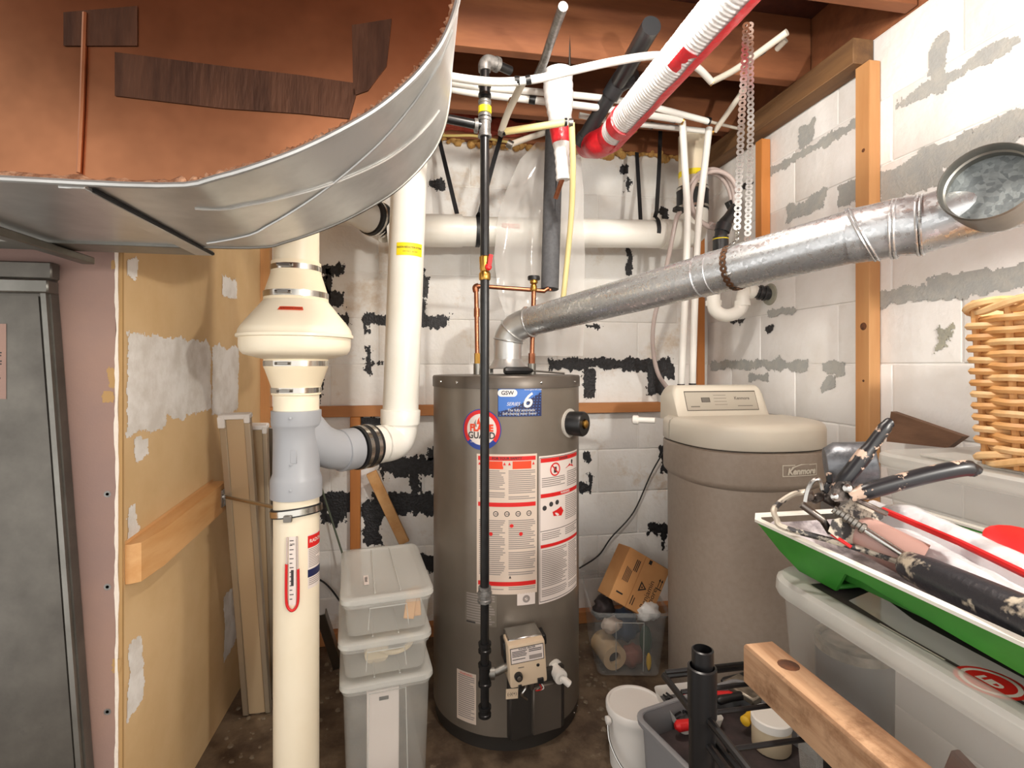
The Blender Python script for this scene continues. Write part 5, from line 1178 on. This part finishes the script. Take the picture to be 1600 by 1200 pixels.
# what shows through it
t = thing('paint_can', 'dark paint can seen through the side of the large tote', 'paint can', (.597, .642, .455))
MB().lathe([(.046, .462), (.048, .79), (.046, .795)], (.608, .638, 0), n=28).build('can', 'can_grey', t); MB().lathe([(.050, .795), (.050, .808), (.043, .81), (.04, .805)], (.608, .638, 0), n=28).build('rim', 'scraper', t)
mb = MB(); mb.beam((.60, .53, .50), (.585, .44, .76), .08, .012, (1,0,0)); tag(mb.build('tan_board', 'bin_brown'), 'brownish board inside the large tote beside the paint can', 'board')
lump('dark_bag', 'dark bag filling the near end of the large tote', 'bag', (.735, .27, .61), .15, 'bin_dark', 5, (1, 1.15, .95), .2)
t = thing('upper_tote', 'frosted lidded tote on the large tote, carrying the wicker basket', 'tote', (1.06, .5, .89))
UC = Vector((1.085, .53, 0)); UW, UD = .44, .66
tub(t, UC, UW, UD, .890, 1.022, 0, 'frost', .95, .04, .006, rimmat='frost_lid')
ld = lid(t, UC, UW, UD, 1.012, 0, 'frost_lid', .05, .024, .03)
MB().b2((.90, .32, 1.034), (.98, .80, 1.0395), .002).build('lid_step', 'frost_lid', ld)
# wicker basket
t = thing('wicker_basket', 'tall woven wicker basket standing on the upper tote', 'basket', (1.06, .53, 1.036))
KC = Vector((1.075, .525, 0)); KW, KD, KH0, KH1 = .36, .37, 1.040, 1.300
def kring(z, off=0.0, n=11): s = .97+.06*(z-KH0)/(KH1-KH0); return rr(KC, KW*s+off*2, KD*s+off*2, .035, z, 0, n)
def perim(z, N, off=None, phase=0):
    base = kring(z); L_ = [0]
    for i in range(len(base)): L_.append(L_[-1]+(base[(i+1) % len(base)]-base[i]).length)
    out = []; j = 0
    for k in range(N):
        s = L_[-1]*k/N
        while L_[j+1] < s: j += 1
        a, b = base[j], base[(j+1) % len(base)]; f = (s-L_[j])/max(1e-9, L_[j+1]-L_[j]); p = a.lerp(b, f); tg = (b-a).normalized() if (b-a).length > 1e-9 else Vector((1,0,0)); nn = Vector((tg.y, -tg.x, 0))
        out.append((p, nn))
    return out
NST = 26; N = NST*6
stk = [[] for _ in range(NST)]
for z in (KH0, (KH0+KH1)/2, KH1):
    for k, (p, nn) in enumerate(perim(z, NST)): stk[k].append(p)
for s in stk: MB().tube(s, .0055, 7).build('stake', 'wicker', t)
nr = 23
for r_ in range(nr):
    z = KH0+.030+(KH1-KH0-.055)*r_/(nr-1); pts = [p+nn*(.0085*math.cos(math.pi*(k/6+r_)))+Vector((0,0,.0016*noise.noise((k*.3, r_, 1)))) for k, (p, nn) in enumerate(perim(z, N))]
    MB().tube(pts, .0060, 6, closed=True).build('weaver', 'wicker' if r_ % 3 else 'wicker_pale', t)
for zz, nm, amp in ((KH1-.004, 'rim_braid', .009), (KH0+.012, 'foot_braid', .010)):
    for ph_ in range(3):
        pts = [p+nn*(amp*math.cos(2*math.pi*(k/18+ph_/3)))+Vector((0,0,.008*math.sin(2*math.pi*(k/18+ph_/3)))) for k, (p, nn) in enumerate(perim(zz, N+6*0))]
        MB().tube(pts, .0062, 6, closed=True).build(nm, 'wicker_pale' if ph_ else 'wicker', t)
MB().loft([rr(KC, KW*.95, KD*.95, .03, KH0-.002), rr(KC, KW*.95, KD*.95, .03, KH0+.004)]).build('base', 'wicker', t)

# offcut against the right wall
mb = MB(); a, b = atx(1392, 668, XR-.06), atx(1500, 690, XR-.05)
mb.prism([atx(1392, 643, XR-.08), atx(1385, 690, XR-.08), atx(1480, 700, XR-.06), atx(1505, 682, XR-.06)], (.02, 0, 0)); tag(mb.build('wood_offcut', 'wood_dark'), 'weathered brown board end behind the upper tote against the wall', 'board')

# ------------------------------------------------------------ paint tray with caulking gun and rollers
t = thing('paint_tray', 'green plastic paint roller tray with crusted white lining', 'paint tray', (.70, .45, .889))
X0, X1, YF, YN = .546, .845, .775, .16; HRm = .948
def tray_z(k): # depth of the pan along its length, 0 far end
    return .845 if k < .12 else (.845+.03*min(1, (k-.12)/.1) if k < .25 else .875-.03*(k-.25))
mb = MB(); nk = 22; rings = []
for i in range(nk+1):
    k = i/nk; y = YF-.012-(YF-YN-.02)*k; dz = min(1, k/.10)**.6
    zb = HRm-.008-.036*dz if k < .2 else (.904+.004*math.sin((k-.2)*4))
    ins = .012+.03*(1-dz)*0
    rings.append([Vector((X0+.004, y, HRm-.004)), Vector((X0+.016, y, HRm-.012)), Vector((X0+.03, y, zb+.004)), Vector((X0+.045, y, zb)), Vector((X1-.045, y, zb)), Vector((X1-.03, y, zb+.004)), Vector((X1-.016, y, HRm-.012)), Vector((X1-.004, y, HRm-.004))])
mb.loft(rings, 0, False, False); mb.build('pan_lining', 'tray_inside', t, 60)
mb = MB(); orings = []
for r_ in rings: orings.append([p+Vector(((-.003 if j < 4 else .003), 0, -.004)) for j, p in enumerate(r_)])
mb.loft(orings, 0, False, False); mb.build('pan_shell', 'green_tray', t, 60)
mb = MB(); rim = [Vector((X0-.006, YN, HRm)), Vector((X0-.006, YF-.02, HRm)), Vector((X0+.012, YF+.006, HRm)), Vector((X1-.012, YF+.006, HRm)), Vector((X1+.006, YF-.02, HRm)), Vector((X1+.006, YN, HRm))]
mb.ribbon(rim[:2]+rim[2:], .012, [Vector((1,0,0)), Vector((1,0,0)), Vector((.7,-.7,0)), Vector((-.7,-.7,0)), Vector((-1,0,0)), Vector((-1,0,0))], .004); mb.build('rim', 'tray_rim', t)
# side skirt with its foot and arch
sk = [(X0-.004, YF-.01, HRm-.003), (X0-.004, YN, HRm-.003), (X0+.012, YN, .893), (X0+.012, .45, .912), (X0+.012, .575, .922), (X0+.012, .60, .921), (X0+.016, .62, .8895), (X0+.016, .690, .8895), (X0+.010, .725, .908)]
MB().prism(sk, (.004, 0, 0)).build('side_skirt', 'green_tray', t)
sk2 = [(X1+X0-x, y, z) for x, y, z in sk]; MB().prism(sk2, (-.004, 0, 0)).build('side_skirt', 'green_tray', t)
MB().b2((X0+.016, .62, .8895), (X1-.016, .690, .896), .003).build('foot', 'green_tray', t)
# rollers in plastic
GZ = lambda u, v, z: atz(u, v, z)
def wrapped(lab, a, b, r, seed):
    t = thing('wrapped_roller', lab, 'paint roller', a, 'plastic wrapped rollers on the tray'); d_ = (b-a); pts, rs = [], []
    for i in range(26):
        k = i/25; pts.append(a+d_*k); rs.append(r*(min(1, (k+.05)*5)**.5)*(1+.06*noise.noise((k*9, seed, 0))))
    MB().tube(pts, rs, 24).build('wrap', 'wrap_plastic', t, 80); q = a-d_.normalized()*.03; MB().tube([q, a+d_.normalized()*.02, a+d_*.1], [r*.42, r*.5, r*.6], 16).build('wrap_neck', 'wrap_plastic', t); return t
wrapped('white roller bundle in crinkled plastic, upper one on the tray', GZ(1385, 804, .80), GZ(1690, 955, .53), .030, 2)
wrapped('white roller bundle in crinkled plastic, lower one on the tray', GZ(1378, 838, .74), GZ(1690, 1015, .50), .028, 6)
mb = MB(); mb.tube([GZ(1380, 797, .72), GZ(1500, 848, .62), GZ(1660, 925, .50)], .0045, 8); tag(mb.build('red_handle_rod', 'red'), 'thin red rod lying between the two plastic wrapped rollers', 'rod')
mb = MB(); mb.lathe([(.030, 0), (.034, .004), (.034, .016), (.028, .02)], ath(1588, 862, .962), (-.2, -.3, 1), 20); tag(mb.build('red_plastic_disc', 'red'), 'bright red plastic cap behind the wrapped rollers', 'cap')
mb = MB(); a, b = GZ(1412, 880, .64), GZ(1680, 1000, .45); d_ = b-a
mb.tube([a, a+d_*.04, a+d_*.2, a+d_*.6, b], [.010, .017, .020, .021, .021], 18); tag(mb.build('crusted_roller', 'roller_dark'), 'black roller sleeve crusted with dried paint along the tray edge', 'paint roller')
# roller frame wire
mb = MB(); mb.tube(smooth_path([GZ(1262, 768, .76), GZ(1240, 772, .76), GZ(1218, 786, .76), GZ(1209, 798, .75), GZ(1214, 812, .74), GZ(1224, 824, .73), GZ(1300, 845, .70), GZ(1370, 866, .67), GZ(1415, 882, .645)], 5), .0042, 8)
tag(mb.build('roller_frame', 'gun_dirty'), 'bent wire roller frame crusted with paint at the tray tip', 'roller frame')
# caulking gun
t = thing('caulking_gun', 'paint spattered caulking gun with black trigger lying on the tray', 'caulking gun', GZ(1330, 830, .72))
def bar(pts, w, h, nm, mm, z, par=t, up=None):
    P_ = [GZ(u, v, z) for u, v in pts]; mb = MB(); sd = (CAMP-P_[0]).normalized()
    for a_, b_ in zip(P_, P_[1:]): mb.beam(a_, b_, w, h, sd, min(w, h)*.25)
    return mb.build(nm, mm, par)
def plate(pts, z, th, nm, mm): 
    P_ = [GZ(u, v, z) for u, v in pts]; return MB().prism(P_, (GZ(*pts[0], z)-CAMP).normalized()*th).build(nm, mm, t)
MB().tube(smooth_path([GZ(1328,776,.67), GZ(1350,769,.665), GZ(1400,755,.66), GZ(1450,742,.655), GZ(1500,732,.65), GZ(1518,733,.65), GZ(1526,738,.65)], 4), [.008]*4+[.0105]*16+[.0085]*4+[.004], 10).build('trigger', 'gun_black', t)
MB().tube(smooth_path([GZ(1306,768,.69), GZ(1320,750,.69), GZ(1345,718,.69), GZ(1370,686,.69), GZ(1386,664,.69), GZ(1392,660,.69)], 4), [.009]*4+[.0105]*6+[.0085]*6+[.007]*4+[.004], 10).build('grip', 'gun_black', t)
plate([(1297,765), (1310,752), (1328,752), (1336,765), (1326,782), (1304,784)], .67, .012, 'pivot_plate', 'gun_metal')
for (u, v, r_) in ((1324, 763, .006), (1304, 776, .005)): MB().lathe([(r_, 0), (r_*.9, .003), (r_*.4, .0045)], GZ(u, v, .667), (CAMP-GZ(u, v, .667)), 12).build('rivet', 'steel', t)
cup0 = GZ(1292, 726, .80); cd = (GZ(1352, 728, .79)-cup0).normalized()
cup = MB().lathe([(.001, -.004), (.026, -.002), (.034, .012), (.033, .06), (.031, .062), (.030, .015)], cup0, (cd+Vector((0,-.25,.12))).normalized(), 26).build('end_cup', 'gun_cup', t)
bar([(1296,738), (1296,755), (1288,770)], .008, .006, 'cup_rod', 'gun_black', .72)
bar([(1262,768), (1268,782), (1285,775), (1310,790)], .012, .01, 'frame_bracket', 'gun_metal', .715)
MB().tube(smooth_path([GZ(1258, 784, .71), GZ(1262, 766, .71), GZ(1270, 752, .71), GZ(1280, 750, .71), GZ(1284, 765, .71)]), .003, 8).build('release_loop', 'steel', t)
MB().tube([GZ(1252, 788, .71), GZ(1285, 812, .70), GZ(1298, 832, .70)], .005, 10).build('thumb_lever', 'gun_metal', t)
MB().tube([GZ(1296, 832, .70), GZ(1330, 855, .68)], .0025, 8).build('lever_tip', 'red', t)
a, b = GZ(1302, 795, .70), GZ(1352, 828, .675); pts, rs = [], []
for i in range(33): pts.append(a.lerp(b, i/32)); rs.append(.0075 if (i//4) % 2 else .0052)
MB().tube(pts, rs, 12).build('ratchet_spring', 'steel_dull', t)
MB().tube([b, GZ(1420, 872, .64), GZ(1452, 893, .62)], .0045, 10).build('push_rod', 'steel', t)
# cradle halves
plate([(1316,790), (1332,780), (1382,796), (1380,810), (1362,822), (1340,812), (1300,800)], .695, .004, 'cradle_plate', 'gun_dirty')
plate([(1300,812), (1318,808), (1348,832), (1336,850), (1322,852), (1294,830)], .69, .004, 'cradle_plate', 'gun_dirty')
bar([(1336,780), (1384,802)], .007, .012, 'cradle_edge', 'gun_metal', .68)
MB().tube([GZ(1335, 818, .72), GZ(1350, 835, .70), GZ(1440, 880, .655)], [.022, .026, .026], 20).build('cartridge', 'tube_pink', t)

# ------------------------------------------------------------ wire rack, beam, things on the floor
BX = atz(1160, 1005, .70)
mb = MB(); mb.b2((BX.x, -.1, BX.z-.053), (BX.x+.046, BX.y, BX.z), .003)
bo = tag(mb.build('timber_beam', 'wood_y'), 'short rough timber beam with a knot lying on the wire rack', 'beam')
k = ath(1225, 1040, BX.z); MB().lathe([(.013, 0), (.011, .0006), (.001, .0008)], (BX.x+.026, k.y, BX.z), (0, 0, 1), 14).build('knot', 'knot', bo)
t = thing('wire_rack', 'black wire rack with a round corner post beside the large tote', 'rack', (.322, .553, 0))
pp_ = atz(1097, 1040, .6); px, py = pp_.x, pp_.y; zt = atz(1098, 1018, .6).z
MB().tube([(px, py, 0), (px, py, zt-.035)], .0150, 20).build('post', 'rack_black', t)
MB().lathe([(.0125, zt-.05), (.0125, zt), (.0105, zt+.001), (.0105, zt-.02)], (px+.003, py+.004, 0), n=20).build('post_insert', 'rack_black', t)
MB().lathe([(.015, zt-.075), (.0165, zt-.074), (.0165, zt-.018), (.0140, zt-.017), (.0140, zt-.03)], (px, py, 0), n=20).build('sleeve', 'rack_black', t)
zs = BX.z-.0565
for (y0, x1) in ((.68, .50), (.635, .5), (.59, .5), (.53, .5), (.47, .5), (.41, .5), (.35, .5), (.29, .5), (.23, .5)):
    MB().tube([(px+.018, y0, zs), (x1, y0, zs)], .003, 8).build('shelf_wire', 'rack_black', t)
MB().tube([(px+.018, .685, zs-.008), (.5, .685, zs-.008)], .0045, 8).build('shelf_bar', 'rack_black', t)
MB().tube([(px+.018, .685, zs-.008), (px+.018, .05, zs-.008)], .0045, 8).build('shelf_bar', 'rack_black', t)
MB().tube([(.5, .685, zs-.008), (.5, .05, zs-.008)], .0045, 8).build('shelf_bar', 'rack_black', t)
MB().tube([(px, py-.01, zt-.07), (px+.02, .20, zt-.10)], .0045, 8).build('side_truss', 'rack_black', t)
MB().tube([(px, py-.01, zt-.10), (px+.02, .20, zt-.15)], .004, 8).build('side_truss', 'rack_black', t)
for (x, y) in ((.50, .553), (.322, .06), (.50, .06)): MB().tube([(x, y, 0), (x, y, zs)], .0125, 12).build('post', 'rack_black', t)
pc = ath(992, 1098, .185)
t = thing('white_pail', 'small white pail with closed lid standing on the floor', 'pail', (pc.x, pc.y, 0))
MB().lathe([(.072, .002), (.074, .004), (.0805, .165), (.0805, .168)], (pc.x, pc.y, 0), n=36).build('bucket', 'pail', t)
MB().lathe([(.080, .163), (.086, .165), (.087, .182), (.084, .187), (.078, .187), (.076, .183), (.001, .183)], (pc.x, pc.y, 0), n=40).build('lid', 'pail', t)
MB().lathe([(.010, 0), (.012, .004), (.012, .012), (.006, .014)], (pc.x-.082, pc.y-.01, .15), (-1, -.1, 0), 14).build('ear', 'pail', t)
MB().tube(smooth_path([(pc.x-.09, pc.y-.01, .155), (pc.x-.092, pc.y-.04, .10), (pc.x-.06, pc.y-.09, .05), (pc.x+.02, pc.y-.1, .04), (pc.x+.08, pc.y-.05, .09), (pc.x+.088, pc.y-.01, .15)]), .003, 8).build('bail', 'steel', t)
# grey toolbox tray
q0, q1 = ath(1030, 1085, .30), ath(1120, 1050, .30)
t = thing('tool_tray', 'open grey plastic tool tray crowded with small tools', 'tool tray', (.72, 1.06, 0))
TC = Vector((.775, 1.085, 0))
tub(t, TC, .36, .43, .002, .30, R(14), 'tote_grey', .93, .03, .012)
tag(MB().box((TC.x, TC.y, .2425), (.31, .38, .015), R(14), .003).build('cardboard_layer', 'bin_dark'), 'dark layer of clutter filling the grey tool tray', 'clutter')
lz = .252
PT = ath(1074, 1104, .27)
t2 = thing('parts_tray', 'small white parts tray of black screws in the grey tool tray', 'parts tray', (PT.x, PT.y, lz))
MB().loft([rr((PT.x, PT.y), .11, .15, .012, lz), rr((PT.x, PT.y), .125, .165, .015, lz+.03)], 0, False).build('tray_wall', 'white_plastic', t2)
MB().loft([rr((PT.x, PT.y), .11, .15, .012, lz), rr((PT.x, PT.y), .11, .15, .012, lz+.004)]).build('tray_floor', 'can_grey', t2)
rg = random.Random(21); mb = MB()
for i in range(46):
    p = Vector((PT.x+rg.uniform(-.045, .045), PT.y+rg.uniform(-.065, .065), lz+.008+rg.uniform(0, .01))); d_ = Vector((rg.uniform(-1, 1), rg.uniform(-1, 1), rg.uniform(-.2, .2))).normalized(); mb.tube([p-d_*.011, p+d_*.011], .003, 6)
mb.build('screws', 'black_plastic', t2)['kind'] = 'stuff'
def tool(name, lab, cat, u, v, h, du, dv, r, mm):
    a = ath(u, v, h); b = ath(u+du, v+dv, h); mb = MB(); d_ = b-a; mb.tube([a, a+d_*.08, a+d_*.5, a+d_*.9, b], [r*.5, r, r*.85, r, r*.6], 12); return tag(mb.build(name, mm), lab, cat)
tool('red_tool_handle', 'red tool handle at the front of the tool tray', 'tool handle', 1055, 1135, .285, 60, -8, .014, 'red')
tool('red_tool_handle', 'red tool handle behind the black rack post', 'tool handle', 1068, 1085, .285, 80, 2, .012, 'red')
tool('yellow_tool_handle', 'yellow tool handle end beside the white jar lid', 'tool handle', 1163, 1128, .29, 14, -14, .013, 'yellow')
tool('black_tool_handle', 'black tool handle lying under the rack wires', 'tool handle', 1120, 1095, .285, 45, -10, .012, 'black_plastic')
tool('black_tool_handle', 'thick black tool handle near the beam end', 'tool handle', 1128, 1065, .28, 50, -14, .010, 'black_plastic')
tool('grey_pliers', 'grey steel pliers near the right end of the tool tray', 'pliers', 1148, 1082, .285, 40, -16, .008, 'scraper')
a = ath(1150, 1085, .275); mb = MB(); mb.box(a+Vector((.03, 0, .012)), (.075, .10, .02), R(20), .004); tag(mb.build('putty_knife', 'scraper'), 'wide grey scraper blade lying under the beam end', 'scraper')
jc = ath(1205, 1118, .33)
t = thing('lidded_jar', 'tan jar with flat white lid beneath the timber beam', 'jar', (jc.x, jc.y, 0))
MB().lathe([(.042, .252), (.045, .257), (.045, .312)], (jc.x, jc.y, 0), n=28).build('jar', 'lamp_tan', t); MB().lathe([(.047, .310), (.047, .328), (.044, .331), (.001, .331)], (jc.x, jc.y, 0), n=30).build('lid', 'white_plastic', t)
# grit on the floor
rg = random.Random(33); mb = MB()
for i in range(160):
    x, y = rg.choice(((rg.uniform(-.62, -.1), rg.uniform(1.85, 2.28)), (rg.uniform(.55, .72), rg.uniform(1.6, 2.25)), (rg.uniform(-.64, -.3), rg.uniform(1.6, 2.2)))); s = rg.uniform(.003, .011)
    mb.lathe([(.001, 0), (s, .0005), (s*.7, s*.5), (.001, s*.6)], (x, y, 0), (rg.uniform(-.3, .3), rg.uniform(-.3, .3), 1), 6)
o = mb.build('floor_debris', 'dust'); o['kind'] = 'stuff'; tag(o, 'crumbs of mortar and grit scattered over the floor', 'debris')
